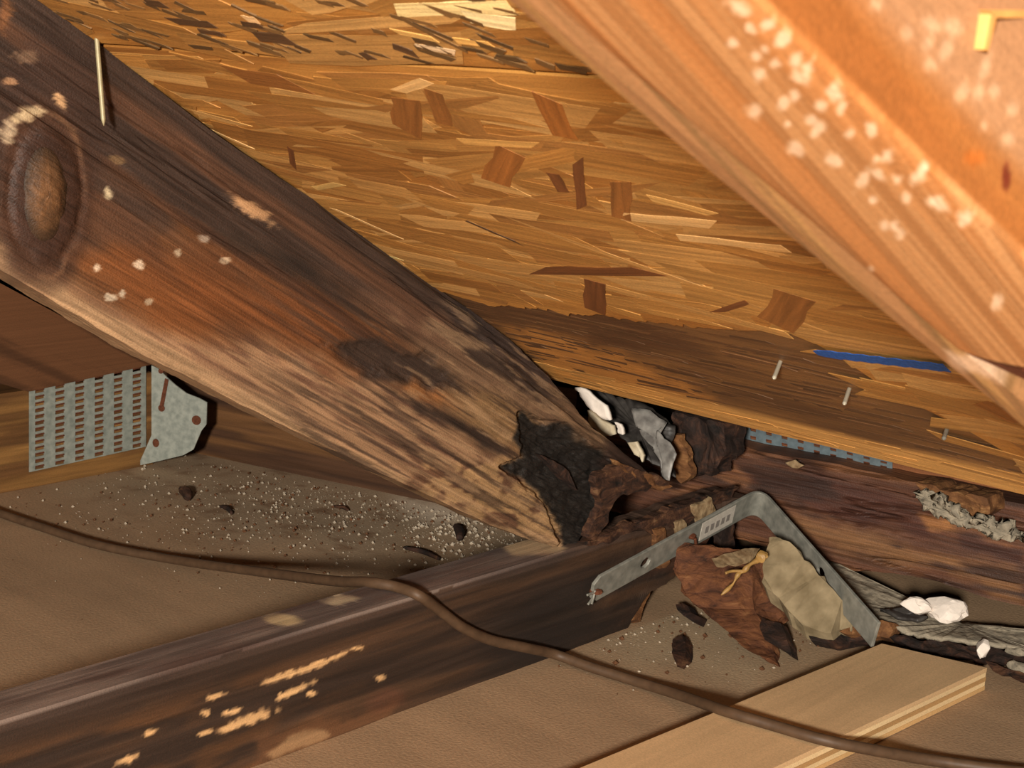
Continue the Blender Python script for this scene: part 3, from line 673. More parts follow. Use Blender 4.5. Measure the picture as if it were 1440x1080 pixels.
# toothed plate: a sheet with real slots
def toothed_plate(name, fr, corners, ncol, nrow, mat, slot=(0.34, 0.55), w=0.0015, parent=None):
    c = [np.append(fr.uv(p, w), w) for p in corners]            # tl, tr, br, bl
    def P(s, t): return (c[0] * (1 - s) + c[1] * s) * (1 - t) + (c[3] * (1 - s) + c[2] * s) * t
    bm = bmesh.new(); S = [0.0]; T = [0.0]; sa, ta = slot
    for i in range(ncol): S += [(i + .5 - sa / 2) / ncol, (i + .5 + sa / 2) / ncol]
    for j in range(nrow): T += [(j + .5 - ta / 2) / nrow, (j + .5 + ta / 2) / nrow]
    S.append(1.0); T.append(1.0)
    vv = [[bm.verts.new(P(s, t)) for s in S] for t in T]
    for j in range(len(T) - 1):
        for i in range(len(S) - 1):
            if i % 2 == 1 and j % 2 == 1: continue
            bm.faces.new((vv[j][i], vv[j + 1][i], vv[j + 1][i + 1], vv[j][i + 1]))
    # a bent-out lip above every slot
    for j in range(1, len(T) - 1, 2):
        for i in range(1, len(S) - 1, 2):
            a, b = vv[j][i].co, vv[j][i + 1].co; d = Vector((0, 0, 0.0008)) + (vv[j + 1][i].co - a) * 0.4
            x1 = bm.verts.new(a + d); x2 = bm.verts.new(b + d); bm.faces.new((vv[j][i], x1, x2, vv[j][i + 1])).material_index = 1
    me = bpy.data.meshes.new(name); bm.to_mesh(me); bm.free()
    me.materials.append(mat); me.materials.append(m_rust_and_shade)
    o = link(name, me, mat, fr.m, parent); md = o.modifiers.new('s', 'SOLIDIFY'); md.thickness = 0.0009; md.offset = 0
    return o
pl = toothed_plate('truss_plate', f2, [(41, 548), (205, 512), (205, 628), (41, 664)], 6, 13, m_galv, w=0.0014, slot=(.44, .60))
tag(pl, 'square galvanised truss plate with six columns of rusty slots', 'metal plate')
# hanger flange bent off the joist end
fh = Frame((X2 + 0.022, 0.072, 0), (0.85, 0.53, 0), (0, 0, 1))
hp = [(213, 514), (222, 518), (236, 532), (246, 541), (262, 553), (280, 560), (291, 566), (290, 597), (283, 606), (272, 632), (258, 640), (225, 648), (194, 655), (203, 635), (213, 612)]
hv = [np.append(fh.uv(p), 0) for p in hp]
hanger = prism('hanger_strap', [fh.world(np.array(v)) for v in hv], -fh.w * 0.0018, m_galv)
tag(hanger, 'crumpled galvanised hanger flange with rusty nail holes beside the toothed plate', 'metal hanger')
def disc(name, fr, p, rx, ry, mat, parent, w=0.0006, th=0.0012, ang=0):
    c = fr.uv(p, w); n = 14; ca, sa = math.cos(ang), math.sin(ang); f = []
    for k in range(n):
        a = 2 * math.pi * k / n; x = rx * math.cos(a); y = ry * math.sin(a)
        f.append(fr.world(np.array([c[0] + x * ca - y * sa, c[1] + x * sa + y * ca, w])))
    return prism(name, f, -fr.w * th, mat, parent)
for p, a_, b_ in [((276, 591), .0055, .0055), ((219, 623), .004, .005), ((227, 574), .004, .004), ((226, 522), .003, .003)]:
    disc('nail_hole', fh, p, a_, b_, m_rust_and_shade, hanger)
s_ = [fh.world(np.append(fh.uv(p, .0008), .0008)) for p in [(232, 532), (237, 534), (230, 572), (224, 572)]]
prism('slot', s_, -fh.w * 0.001, m_rust_and_shade, hanger)

# ------------------------------------------------------------------ plates (beams) along the eave
fbl = Frame((-0.7, 0.14, 0), (0.966, 0.258, 0), (0, 0, 1))
def beam_col(L, P, q):
    u, v = L[:, 0], L[:, 1]; g = fbm(u * 5, v * 140, 121); g2 = fbm(u * 9, v * 40, 122)
    c = mix(np.tile(rgb(74, 50, 34), (len(L), 1)), rgb(102, 70, 42), ss(.42, .6, g))
    c = mix(c, rgb(56, 38, 28), ss(.5, .62, fbm(u * 4, v * 160, 123)) * .7)
    return c
beaml = plank('wall_plate', fbl, -2.0, 0.50, 0, 0.15, 0.038, 300, 40, m_dark, beam_col, lambda U, V, T: .0016 * (fbm(U * 6, V * 140, 124) - .5), rows=3)
tag(beaml, 'dark ribbed timber plate running behind the rafter over the dusty bay', 'beam')
fbr = Frame((0, 0.31, 0), (0.98, 0.16, 0), (0, 0, 1))
def beamr_col(L, P, q):
    u, v = L[:, 0], L[:, 1]; N = len(L); g = fbm(u * 6, v * 90, 131); g2 = fbm(u * 12, v * 50, 132)
    c = mix(np.tile(rgb(84, 53, 38), (N, 1)), rgb(112, 73, 47), ss(.42, .65, g))
    c = mix(c, rgb(128, 90, 56), .75 * poly(q, [(1105, 722), (1200, 735), (1300, 775), (1440, 800), (1440, 850), (1330, 800), (1200, 780), (1130, 760)], 10, 20, 13, .02))
    c = mix(c, rgb(66, 38, 30), .85 * poly(q, [(1040, 655), (1120, 670), (1250, 700), (1330, 745), (1230, 740), (1120, 705), (1050, 690)], 10, 18, 14, .02))
    c = mix(c, rgb(52, 34, 28), .8 * ss(.52, .63, g2) * ss(.42, .6, g))
    c = mix(c, rgb(160, 108, 60), .7 * poly(q, [(1290, 722), (1340, 728), (1350, 750), (1310, 748)], 5, 8, 15, .05))
    c = mix(c, rgb(60, 36, 30), .8 * poly(q, [(1340, 745), (1440, 770), (1440, 800), (1350, 768)], 6, 12, 17, .03))
    return c
def beamr_relief(U, V, T):
    h = .003 * (fbm(U * 7, V * 110, 133) - .5) + .006 * (fbm(U * 9, V * 28, 134) - .5)
    return h - .006 * ss(.55, .66, fbm(U * 5, V * 70, 135))
beamr = plank('wall_plate', fbr, -0.30, 0.85, lambda U: 0.024 + .012 * (fbm(U * 14, 0 * U, 8)), lambda U: 0.122 + .004 * (fbm(U * 20, 0 * U, 9) - .5), 0.04, 420, 60, m_rot, beamr_col, beamr_relief, rows=3)
tag(beamr, 'split reddish brown timber plate under the pale edge of the roof board', 'beam')
fbt = Frame((0, 0.345, 0), (0.98, 0.16, 0), (0, 0, 1))
blk = plank('blocking', fbt, -0.06, 0.55, 0.108, 0.178, 0.03, 120, 16, m_dark, lambda L, P, q: mix(np.tile(rgb(104, 62, 38), (len(L), 1)), rgb(136, 84, 48), fbm(L[:, 0] * 8, L[:, 1] * 60, 5)), rows=2)
tag(blk, 'reddish timber blocking behind the slotted bluish mending plate', 'beam')
mp_ = toothed_plate('truss_plate', fbt, [(1027, 590), (1255, 650), (1255, 668), (1027, 627)], 10, 3, m_blueplate, w=0.003, slot=(.36, .42))
tag(mp_, 'narrow bluish slotted mending plate tucked under the roof board edge', 'metal plate')
# stub of wood and dark gap beside the plate
st_ = splinter('wood_stub', [(945, 580), (1018, 596), (1020, 640), (1000, 668), (960, 672), (938, 640)], m_black, None, 0.03, y=0.24, cut=4, rough=0.005, seed=6)
tag(st_, 'blackened broken wood stub beside the bluish mending plate', 'wood piece')
s2 = splinter('wood_splinter', [(930, 600), (955, 612), (965, 632), (972, 668), (958, 680), (944, 660), (935, 640)], m_orange, None, 0.008, y=0.215, cut=3, rough=.002, seed=7)
tag(s2, 'orange torn wood splinter beside the grey torn membrane', 'wood piece')

m_cream = plain_mat('cream_plaster', rgb(176, 160, 132), 0.85, 0.2, 0, 120, .1, .5, base2=rgb(206, 192, 166))
# torn membrane and white flakes under the board edge
def sheet(name, pts, mat, rough, seed, cut=4, th=0.0012, plane=None, fs=40):
    f = [px(p[:2], y=p[2]) for p in jag(pts, 2.4, 7, seed)]
    bm = bmesh.new(); c = np.mean(f, 0); vc = bm.verts.new(c); v = [bm.verts.new(p) for p in f]
    for k in range(len(v)): bm.faces.new((vc, v[k], v[(k + 1) % len(v)]))
    bmesh.ops.subdivide_edges(bm, edges=bm.edges, cuts=cut, use_grid_fill=True)
    bm.normal_update(); co = np.array([x.co for x in bm.verts]); n0 = _n(CAM - c)
    h = fbm(co[:, 0] * fs + co[:, 2] * fs * .6, co[:, 1] * fs + co[:, 2] * fs, seed, 3) - .5
    for x, k in zip(bm.verts, h): x.co = Vector(np.array(x.co) + n0 * k * 2 * rough)
    bmesh.ops.recalc_face_normals(bm, faces=bm.faces)
    me = bpy.data.meshes.new(name); bm.to_mesh(me); bm.free()
    o = link(name, me, mat, None, None, smooth=True); md = o.modifiers.new('s', 'SOLIDIFY'); md.thickness = th
    return o
tag(sheet('torn_membrane', [(830, 546, .19), (905, 568, .2), (950, 600, .2), (945, 640, .19), (950, 672, .17), (900, 640, .16), (850, 590, .16)], m_filmd, .01, 3), 'dark torn roofing membrane hanging behind the rafter foot', 'membrane')
tag(sheet('torn_membrane', [(888, 575, .175), (915, 578, .18), (938, 595, .18), (925, 605, .17), (948, 630, .165), (950, 645, .16), (942, 676, .15), (931, 674, .15), (930, 650, .155), (920, 635, .16), (902, 612, .165)], m_film, .006, 4), 'grey torn membrane strip dangling beside the rafter foot', 'membrane')
for k, (p, sz, lab) in enumerate([([(812, 545, .13), (826, 546, .13), (842, 560, .13), (856, 570, .13), (862, 590, .13), (845, 586, .13), (828, 570, .13)], 0, 'bright white plaster flake wedged under the roof board edge'),
                                  ([(830, 576, .125), (848, 590, .125), (866, 598, .125), (868, 610, .125), (852, 613, .125), (835, 598, .125)], 1, 'cream plaster flake lodged on the rafter foot top edge'),
                                  ([(868, 592, .135), (876, 596, .135), (880, 610, .135), (872, 608, .135)], 2, 'tiny white plaster flake beside the cream one'),
                                  ([(886, 622, .14), (898, 620, .14), (908, 640, .14), (906, 650, .14), (895, 640, .14)], 3, 'small cream plaster flake low on the torn membrane')]):
    tag(sheet('plaster_flake', p, m_white if k in (0, 2) else m_cream, .003, 10 + k, 3, .004), lab, 'plaster')

# ------------------------------------------------------------------ right-hand double rafter close to the camera
H2 = 0.122
fr2 = Frame(np.array([0.6, P0[1], P0[2]]) - NU * H2, -DU, (1, 0, 0))       # u down the slope, v to the right, w = outward (down) ?
if np.dot(fr2.w, NU) > 0: fr2 = Frame(fr2.o, DU, (1, 0, 0))
SG = 1 if np.dot(fr2.u, DU) > 0 else -1
def r2_curve(pts): return fr2.curve(pts)
lineA = [(300, -345), (710, 0), (1000, 246), (1200, 408), (1330, 513), (1440, 603), (1700, 815)]
lineB = [(350, -355), (772, 0), (880, 95), (1000, 196), (1150, 320), (1330, 478), (1440, 570), (1700, 790)]
lineC = [(650, -400), (1060, 0), (1250, 186), (1420, 347), (1700, 612)]
A_, B_, C_ = r2_curve(lineA), r2_curve(lineB), r2_curve(lineC)
uu0, uu1 = fr2.uv((1650, 780))[0], fr2.uv((330, -340))[0]
u_lo, u_hi = min(uu0, uu1), max(uu0, uu1)
def r2_col_back(L, P, q):
    u, v = L[:, 0], L[:, 1]; g = fbm(u * 4, v * 700, 141)
    c = mix(np.tile(rgb(154, 112, 74), (len(L), 1)), rgb(122, 90, 56), ss(.4, .65, g))
    c = mix(c, rgb(160, 122, 74), .7 * ss(.45, .6, fbm(u * 5, v * 300, 142)))
    return mix(c, rgb(196, 166, 140), .8 * poly(q, [(1325, 490), (1400, 505), (1440, 525), (1440, 545), (1380, 530), (1335, 512)], 6, 8, 4, .04))
def sgn_lo(Af, Bf): return (lambda U: np.minimum(Af(U), Bf(U))), (lambda U: np.maximum(Af(U), Bf(U)))
lo2, hi2 = sgn_lo(A_, B_)
backply = plank('rafter', fr2, u_lo, u_hi, lo2, hi2, H2 - 0.004, 260, 18, m_rafter, r2_col_back, lambda U, V, T: -0.0006 * np.abs(T - .5) * 2, rows=4)
tag(backply, 'narrow tan rafter ply pressed against the spotted orange rafter', 'rafter')
spots = [(1040, 12, 18, 10), (1080, 35, 7, 9), (1100, 55, 9, 12), (1120, 85, 9, 9), (1062, 78, 8, 7), (1068, 105, 8, 9), (1060, 158, 11, 9), (1118, 209, 12, 11), (1102, 145, 8, 9), (1117, 135, 7, 8), (1125, 110, 14, 10), (1172, 130, 11, 12),
         (1150, 182, 9, 12), (1155, 150, 8, 8), (1173, 225, 11, 8), (1195, 187, 7, 8), (1224, 182, 8, 10), (1212, 254, 7, 14), (1233, 245, 14, 7), (1232, 225, 6, 7), (1248, 219, 9, 9), (1262, 252, 7, 7), (1290, 250, 8, 14), (1275, 280, 8, 7), (1228, 281, 6, 6), (1322, 285, 14, 9), (1355, 307, 9, 12),
         (1258, 317, 6, 6), (1267, 328, 8, 8), (1245, 318, 6, 6), (1108, 175, 5, 5), (1090, 90, 6, 6), (1140, 168, 8, 6), (1310, 285, 7, 7), (1030, 60, 6, 7), (1075, 70, 5, 6), (973, 184, 4, 4), (1225, 377, 4, 4), (1300, 235, 6, 8), (1135, 95, 7, 12), (1185, 150, 6, 10), (1055, 40, 8, 6), (1402, 425, 7, 12)]
def r2_col_front(L, P, q):
    u, v, w_ = L[:, 0], L[:, 1], L[:, 2]; N = len(L); g = fbm(u * 3, v * 900, 151, 3); g2 = fbm(u * 5, v * 130, 152)
    c = mix(np.tile(rgb(180, 132, 86), (N, 1)), rgb(148, 100, 58), ss(.42, .62, g) * .8)
    c = mix(c, rgb(172, 108, 56), .5 * ss(.45, .65, g2))
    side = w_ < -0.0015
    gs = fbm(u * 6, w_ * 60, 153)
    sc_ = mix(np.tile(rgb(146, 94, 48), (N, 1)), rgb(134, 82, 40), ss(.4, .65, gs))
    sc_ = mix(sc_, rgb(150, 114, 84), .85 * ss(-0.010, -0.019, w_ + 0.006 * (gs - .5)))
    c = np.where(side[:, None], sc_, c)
    for (x, y, rx, ry) in spots:
        m_ = blob(q, x, y, rx, ry, 35, .55, .75, int(x) % 37, .11); c = mix(c, rgb(226, 200, 172), .75 * m_ * ~side)
    for (x, y, rx, ry) in [(1275, 48, 10, 9), (1310, 35, 14, 10), (1340, 38, 14, 10), (1305, 62, 8, 10), (1308, 92, 11, 8), (1352, 130, 9, 14), (1376, 130, 9, 10), (1424, 153, 9, 9), (1417, 197, 9, 9), (1384, 178, 7, 5), (1232, 6, 9, 8), (1398, 128, 8, 8), (1385, 95, 7, 18), (1330, 70, 9, 14)]:
        m_ = blob(q, x, y, rx, ry, 20, .6, .4, int(x) % 37, .1); c = mix(c, rgb(190, 160, 130), .6 * m_ * side)
    c = mix(c, rgb(92, 36, 22), .95 * side * blob(q, 1415, 248, 6, 18, 0, .3, .2, 5, .05))
    c = mix(c, rgb(160, 88, 34), .8 * side * blob(q, 1370, 222, 14, 10, 0, .5, .3, 5, .05))
    return c
lo3, hi3 = sgn_lo(B_, C_)
_ue = [fr2.uv(p)[0] for p in [(1336, 488), (1372, 497), (1412, 504), (1430, 450), (1448, 392)]]
def r2_end(T):
    return np.interp(T, [0, .25, .52, .75, 1], _ue)
ucut = (r2_end, u_hi) if abs(uu0 - u_lo) < 1e-9 else (u_lo, r2_end)
if uu0 < uu1: U0_, U1_ = r2_end, uu1
else: U0_, U1_ = uu1, r2_end
_sgn = B_(np.array([fr2.uv((1200, 300))[0]]))[0] < C_(np.array([fr2.uv((1200, 300))[0]]))[0]
if not _sgn:
    def _re(T): return np.interp(1 - T, [0, .25, .52, .75, 1], _ue)
    U0_, U1_ = (_re, uu1) if uu0 < uu1 else (uu1, _re)
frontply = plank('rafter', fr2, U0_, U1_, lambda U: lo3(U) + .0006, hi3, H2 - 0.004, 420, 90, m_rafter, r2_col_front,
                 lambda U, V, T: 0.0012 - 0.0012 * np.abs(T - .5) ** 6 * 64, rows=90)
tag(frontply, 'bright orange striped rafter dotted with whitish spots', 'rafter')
print('R2 width', lo3(np.array([fr2.uv((1200, 300))[0]])), hi3(np.array([fr2.uv((1200, 300))[0]])))
# added dark red block, its colour standing in for shade in the rafter notch
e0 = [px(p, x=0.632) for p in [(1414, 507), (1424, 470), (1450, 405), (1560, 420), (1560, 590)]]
nb = prism('notch_shade_block', e0, (-0.012, 0, 0), m_rust_and_shade); tag(nb, 'dark red block added as shade in the notch below the orange rafter end', 'wood piece')
# pale edged cleat high on the rafter side
xq = 0.655
m_strip = plain_mat('pale_cut_edge', rgb(196, 146, 84), 0.7, 0.2, 0, 200, .12, .2)
cl = prism('cleat', [px(p, x=xq) for p in [(1396, 22), (1580, 28), (1570, 220), (1384, 74)]], (-0.006, 0, 0), wood_mat('cleat_face', base=rgb(122, 80, 42), amt=.15))
tag(cl, 'brown cleat with pale edges fixed on the side of the orange rafter', 'wood piece')
prism('edge_strip', [px(p, x=xq + .0015) for p in [(1393, 14), (1580, 15), (1580, 26), (1400, 25)]], (-0.004, 0, 0), m_strip, cl)
prism('edge_strip', [px(p, x=xq + .0015) for p in [(1394, 20), (1401, 26), (1390, 72), (1384, 70)]], (-0.004, 0, 0), m_strip, cl)

# ------------------------------------------------------------------ steel angle bracket
def bracket():
    A = px((832, 830), x=0.010); A = np.array([0.010, A[1], 0.052]); Bp = px((1066, 702), x=0.010); E = px((1232, 893), z=0.028)
    d1 = _n(Bp - A); d2 = _n(E - Bp); l1 = np.linalg.norm(Bp - A); l2 = np.linalg.norm(E - Bp); r = 0.018
    path = [A + d1 * s for s in np.linspace(0, l1 - r, 30)]
    p0, p2 = Bp - d1 * r, Bp + d2 * r
    for t in np.linspace(0, 1, 10)[1:-1]: path.append((1 - t) ** 2 * p0 + 2 * t * (1 - t) * Bp + t * t * p2)
    path += [Bp + d2 * s for s in np.linspace(r, l2, 24)]
    path = np.array(path); wd = _n(np.cross(d1, d2));  wd = wd if wd[2] > 0 else -wd
    s = np.concatenate([[0], np.cumsum(np.linalg.norm(np.diff(path, axis=0), axis=1))])
    hw = 0.0128
    def at(ss_, w_):
        k = np.array([np.interp(ss_, s, path[:, i]) for i in range(3)]); 
        tpr = min(1.0, 0.55 + ss_ / 0.012); return k + wd * w_ * tpr
    hs = [0.068, l1 + l2 * .52]; hr = .0052; S = sorted(set(list(np.round(s, 5)) + [x for h in hs for x in (h - .009, h, h + .009)]))
    S = [x for x in S if not any(abs(x - h) < .0089 and x != h for h in hs)]
    Ws = [-hw, -.009, 0, .009, hw]; bm = bmesh.new()
    V = [[bm.verts.new(at(x, w_)) for w_ in Ws] for x in S]
    hi_ = [S.index(h) for h in hs]
    for i in range(len(S) - 1):
        for j in range(4):
            if any(i in (h - 1, h) for h in hi_) and j in (1, 2): continue
            bm.faces.new((V[i][j], V[i + 1][j], V[i + 1][j + 1], V[i][j + 1]))
    for h, hc in zip(hi_, hs):
        ring = [V[h - 1][1], V[h][1], V[h + 1][1], V[h + 1][2], V[h + 1][3], V[h][3], V[h - 1][3], V[h - 1][2]]
        ang = [225, 270, 315, 0, 45, 90, 135, 180]
        cc = [bm.verts.new(at(hc + hr * 1.25 * math.cos(math.radians(a)), hr * math.sin(math.radians(a)))) for a in ang]
        for k in range(8): bm.faces.new((ring[k], ring[(k + 1) % 8], cc[(k + 1) % 8], cc[k]))
    bmesh.ops.recalc_face_normals(bm, faces=bm.faces)
    me = bpy.data.meshes.new('angle_bracket'); bm.to_mesh(me); bm.free()
    o = link('angle_bracket', me, m_steel); md = o.modifiers.new('s', 'SOLIDIFY'); md.thickness = 0.0032; md.offset = 0
    md = o.modifiers.new('b', 'BEVEL'); md.width = 0.0007; md.segments = 2; md.limit_method = 'ANGLE'
    tag(o, 'bent steel angle bracket with a worn sticker and a screw hole', 'bracket')
    nrm = _n(np.cross(d1, wd)); nrm = nrm if np.dot(nrm, CAM - A) > 0 else -nrm
    def onarm(x, w_, h): return A + d1 * x + wd * w_ + nrm * h
    sa, sb = l1 * .62, l1 * .83
    st = prism('sticker', [onarm(sa, -.009, .002), onarm(sb, -.009, .002), onarm(sb, .010, .002), onarm(sa, .010, .002)], -nrm * .0004, m_sticker, o)
    st['label'] = 'worn whitish sticker'
    for k in range(5):
        x = sa + (sb - sa) * (.12 + .16 * k); ww = (sb - sa) * .1
        prism('print_mark', [onarm(x, -.0035, .0024), onarm(x + ww, -.0035, .0024), onarm(x + ww, .0035, .0024), onarm(x, .0035, .0024)], -nrm * .0003, m_ink, st)
    nb_ = l1 * .56
    tube('nail', [onarm(nb_, .002, .006), onarm(nb_ + .002, -.006, .007), onarm(nb_ + .006, -.020, .004)], .0014, m_rust_and_shade, 8, o)
    disc_c = onarm(nb_, .003, .003)
    lump('nail_head', disc_c - np.array([0, 0, .003]), (.004, .004, .0035), m_rust_and_shade, 3, .1, 2, parent=o)
    lump('rust_scale', onarm(.004, -.004, .0015), (.007, .006, .004), m_rust_and_shade, 5, .4, 2, parent=o)
    # bent nail ends at the tip of the arm
    for k, (dx, dz) in enumerate([(-.010, -.006), (-.012, .001), (-.006, -.010)]):
        t0 = onarm(.002, -.003 + .002 * k, .002); tube('bent_nail', [t0, t0 + np.array([.001, dx * .5, dz * .6]), t0 + np.array([.002, dx, dz])], .0011, m_steel, 6, o)
bracket()

# ------------------------------------------------------------------ plywood offcut
Zp = 0.0195
c1, c2 = px((1240, 905), z=Zp), px((1388, 939), z=Zp)
dl = _n((px((810, 1080), z=Zp) - c1) + (px((1092, 1080), z=Zp) - c2)); Lp = 0.62
def ply():
    nl = 5; th = Zp / nl; root = None
    cols = [rgb(206, 171, 128), rgb(230, 200, 152), rgb(182, 142, 94), rgb(226, 196, 148), rgb(204, 164, 112)]
    ex = _n(c2 - c1)
    fp = Frame(c1, dl, np.cross([0, 0, 1], dl))
    for k in range(nl):
        inset = 0.0006 * (k % 2); zt = Zp - k * th; zb = zt - th + (0.0002 if k < nl - 1 else 0.0004)
        q = [c1, c2, c2 + dl * Lp, c1 + dl * Lp]
        cen = np.mean(q, 0); pts = []
        for p in q:
            d = p - cen; pts.append(p - _n(d) * inset + np.array([0, 0, zt - Zp]))
        col = cols[k]
        def cf(co, P, qq, col=col, k=k):
            n = fbm(co[:, 0] * 9 + k, co[:, 1] * 60, 160 + k); c = np.tile(col, (len(co), 1)) * (0.93 + .14 * n)[:, None]
            return c
        o = prism('veneer', pts, (0, 0, zb - zt), m_ply, root, cut=12, col=cf)
        if root is None:
            root = o; o.name = 'plywood_offcut'; tag(o, 'tan plywood offcut lying on the ceiling board under the cable', 'plywood')
ply()

# ------------------------------------------------------------------ cable
cab = []
for p, k in [((-260, 640), dict(z=.006)), ((-100, 688), dict(z=.006)), ((0, 722), dict(z=.005)), ((60, 742), dict(z=.005)), ((140, 767), dict(z=.006)), ((250, 788), dict(z=.012)), ((380, 806), dict(z=.045)), ((470, 817), dict(z=.074)),
             ((520, 819), dict(z=.092)), ((560, 826), dict(z=.0935)), ((590, 838), dict(z=.0925)), ((618, 858), dict(x=.0055)), ((650, 882), dict(x=.007)), ((690, 900), dict(x=.008)), ((740, 911), dict(x=.014)), ((780, 920), dict(z=.010)),
             ((830, 938), dict(z=.006)), ((900, 960), dict(z=.005)), ((960, 979), dict(z=.012)), ((1020, 1000), dict(z=.0245)), ((1090, 1021), dict(z=.0245)), ((1160, 1041), dict(z=.0245)), ((1230, 1055), dict(z=.017)), ((1310, 1069), dict(z=.006)), ((1420, 1084), dict(z=.005)), ((1560, 1098), dict(z=.005))]:
    cab.append(px(p, **k))
tag(tube('cable', cab, 0.0042, m_cable, 12), 'thin brown cable snaking over the dark joist and the plywood', 'cable')

# ------------------------------------------------------------------ debris on the right
def chunk(name, pts, mat, lab, cat, th, rough, seed, cut=5, off=None):
    f = [px(p[:2], z=p[2]) for p in jag(pts, 2.6, 9, seed)]
    return tag(prism(name, f, off if off is not None else (0, 0.01, -th), mat, None, cut=cut, rough=rough, seed=seed), lab, cat)
chunk('mortar_slab', [(1082, 756, .088), (1110, 762, .086), (1138, 790, .072), (1178, 836, .046), (1216, 884, .018), (1160, 890, .016), (1128, 878, .022), (1102, 850, .036), (1072, 818, .050), (1076, 785, .068)],
      m_mortar, 'sandy mortar slab leaning behind the bracket arm', 'mortar', .016, .0014, 3, 6)
chunk('wood_shard', [(955, 762, .070), (1040, 772, .068), (1078, 792, .055), (1075, 820, .040), (1105, 860, .022), (1090, 880, .016), (1060, 858, .026), (1085, 905, .008), (1094, 936, .002), (1050, 912, .010), (1000, 868, .026), (962, 838, .036), (946, 800, .052)],
      m_shard2, 'long reddish wood shard broken out of the joist end', 'wood piece', .006, .003, 8, 4)
chunk('wood_chip', [(1072, 868, .022), (1098, 876, .020), (1106, 900, .014), (1114, 924, .006), (1100, 914, .009), (1076, 900, .014), (1068, 884, .018)], m_black, 'dark charred chip leaning on the reddish shard', 'wood piece', .006, .0015, 9, 3)
chunk('wood_chip', [(876, 822, .03), (886, 818, .032), (905, 830, .026), (896, 848, .018), (890, 872, .006), (880, 874, .005), (874, 850, .016)], m_orange, 'orange splinter standing under the bracket tip', 'wood piece', .004, .0012, 10, 3)
chunk('wood_chip', [(946, 898, .008), (958, 893, .009), (964, 905, .007), (962, 928, .006), (952, 938, .005), (945, 918, .007)], m_shard, 'brown bark chip lying alone on the dusty board', 'wood piece', .005, .001, 11, 3)
chunk('wood_chip', [(950, 850, .012), (960, 848, .012), (985, 868, .008), (980, 878, .006), (962, 866, .008)], m_black, 'black sliver between the joist end and the reddish shard', 'wood piece', .005, .001, 12, 3)
chunk('wood_chip', [(1180, 888, .018), (1195, 882, .02), (1240, 872, .024), (1260, 876, .02), (1250, 898, .01), (1225, 896, .01)], m_orange, 'small orange chip at the foot of the bracket', 'wood piece', .006, .001, 13, 3)
chunk('wood_chip', [(1128, 880, .016), (1160, 872, .018), (1190, 884, .016), (1220, 900, .01), (1180, 908, .006), (1140, 900, .008)], m_black, 'dark rotten fragment below the mortar slab', 'wood piece', .008, .002, 14, 3)
chunk('wood_chip', [(1000, 785, .072), (1060, 770, .074), (1045, 790, .068), (1008, 797, .068)], m_pale, 'pale tan sliver resting on the reddish shard', 'wood piece', .003, .001, 19, 2)
sap = tube('sap_string', [px((1074, 784), z=.078), px((1056, 793), z=.075), px((1046, 803), z=.069), px((1038, 808), z=.066), px((1030, 822), z=.058), px((1014, 837), z=.050)], .0020, m_yellow, 7, rfn=lambda s: 1.25 - s * .7 + .35 * math.sin(s * 23))
tag(sap, 'yellow dried sap string beside the mortar slab', 'sap')
lump('sap_blob', px((1070, 790), z=.076), (.007, .006, .006), m_yellow, 8, .5, 3, parent=sap)
tube('sap_branch', [px((1046, 803), z=.069), px((1030, 803), z=.069), px((1020, 806), z=.068)], .0013, m_yellow, 6, sap)
# dusty felt strip, folded, along the foot of the plate
tag(sheet('felt_strip', [(1160, 785, .33), (1200, 815, .335), (1262, 850, .335), (1310, 872, .33), (1440, 884, .345), (1560, 905, .36), (1560, 950, .30), (1440, 912, .29), (1380, 903, .275), (1290, 893, .26), (1240, 876, .255), (1190, 836, .28)], m_paper, .008, 23, 6, .003, fs=26), 'grey dusty folded felt strip at the foot of the split plate', 'felt')
tag(sheet('felt_strip', [(1238, 860, .27), (1270, 856, .275), (1305, 870, .275), (1290, 876, .265), (1262, 872, .26)], m_filmd, .004, 24, 4, .003, fs=60), 'dark curled felt scrap lying on the grey felt strip', 'felt')
for k, (p, z_, sz, rt, lab) in enumerate([((1328, 868), .030, (.018, .015, .011), .5, 'largest white plaster lump on the grey felt strip'), ((1284, 857), .034, (.014, .009, .008), .2, 'flat white plaster lump beside the largest one'),
                                  ((1381, 920), .012, (.009, .008, .009), .9, 'small round white lump below the felt edge'), ((1428, 918), .012, (.010, .008, .006), .3, 'small greyish lump further along the felt edge'),
                                  ((1432, 944), .004, (.012, .010, .006), .2, 'flat greyish lump lowest in the felt edge debris')]):
    tag(lump('plaster_lump', px(p, z=z_) - np.array([0, 0, .004]), sz, m_white if k < 3 else m_paper, 31 + k, .45, 3, rt, fs=2.4), lab, 'plaster')
chunk('debris_stick', [(1250, 896, .012), (1300, 900, .012), (1380, 906, .012), (1470, 926, .014), (1470, 945, .006), (1380, 930, .006), (1290, 914, .006)], m_black, 'blackened strip of rot under the grey felt strip', 'wood piece', .006, .003, 15, 4)
chunk('debris_stick', [(1385, 928, .008), (1400, 932, .008), (1470, 962, .006), (1470, 972, .004), (1396, 944, .004)], m_shard, 'thin reddish stick beyond the plywood corner', 'wood piece', .005, .001, 16, 3)
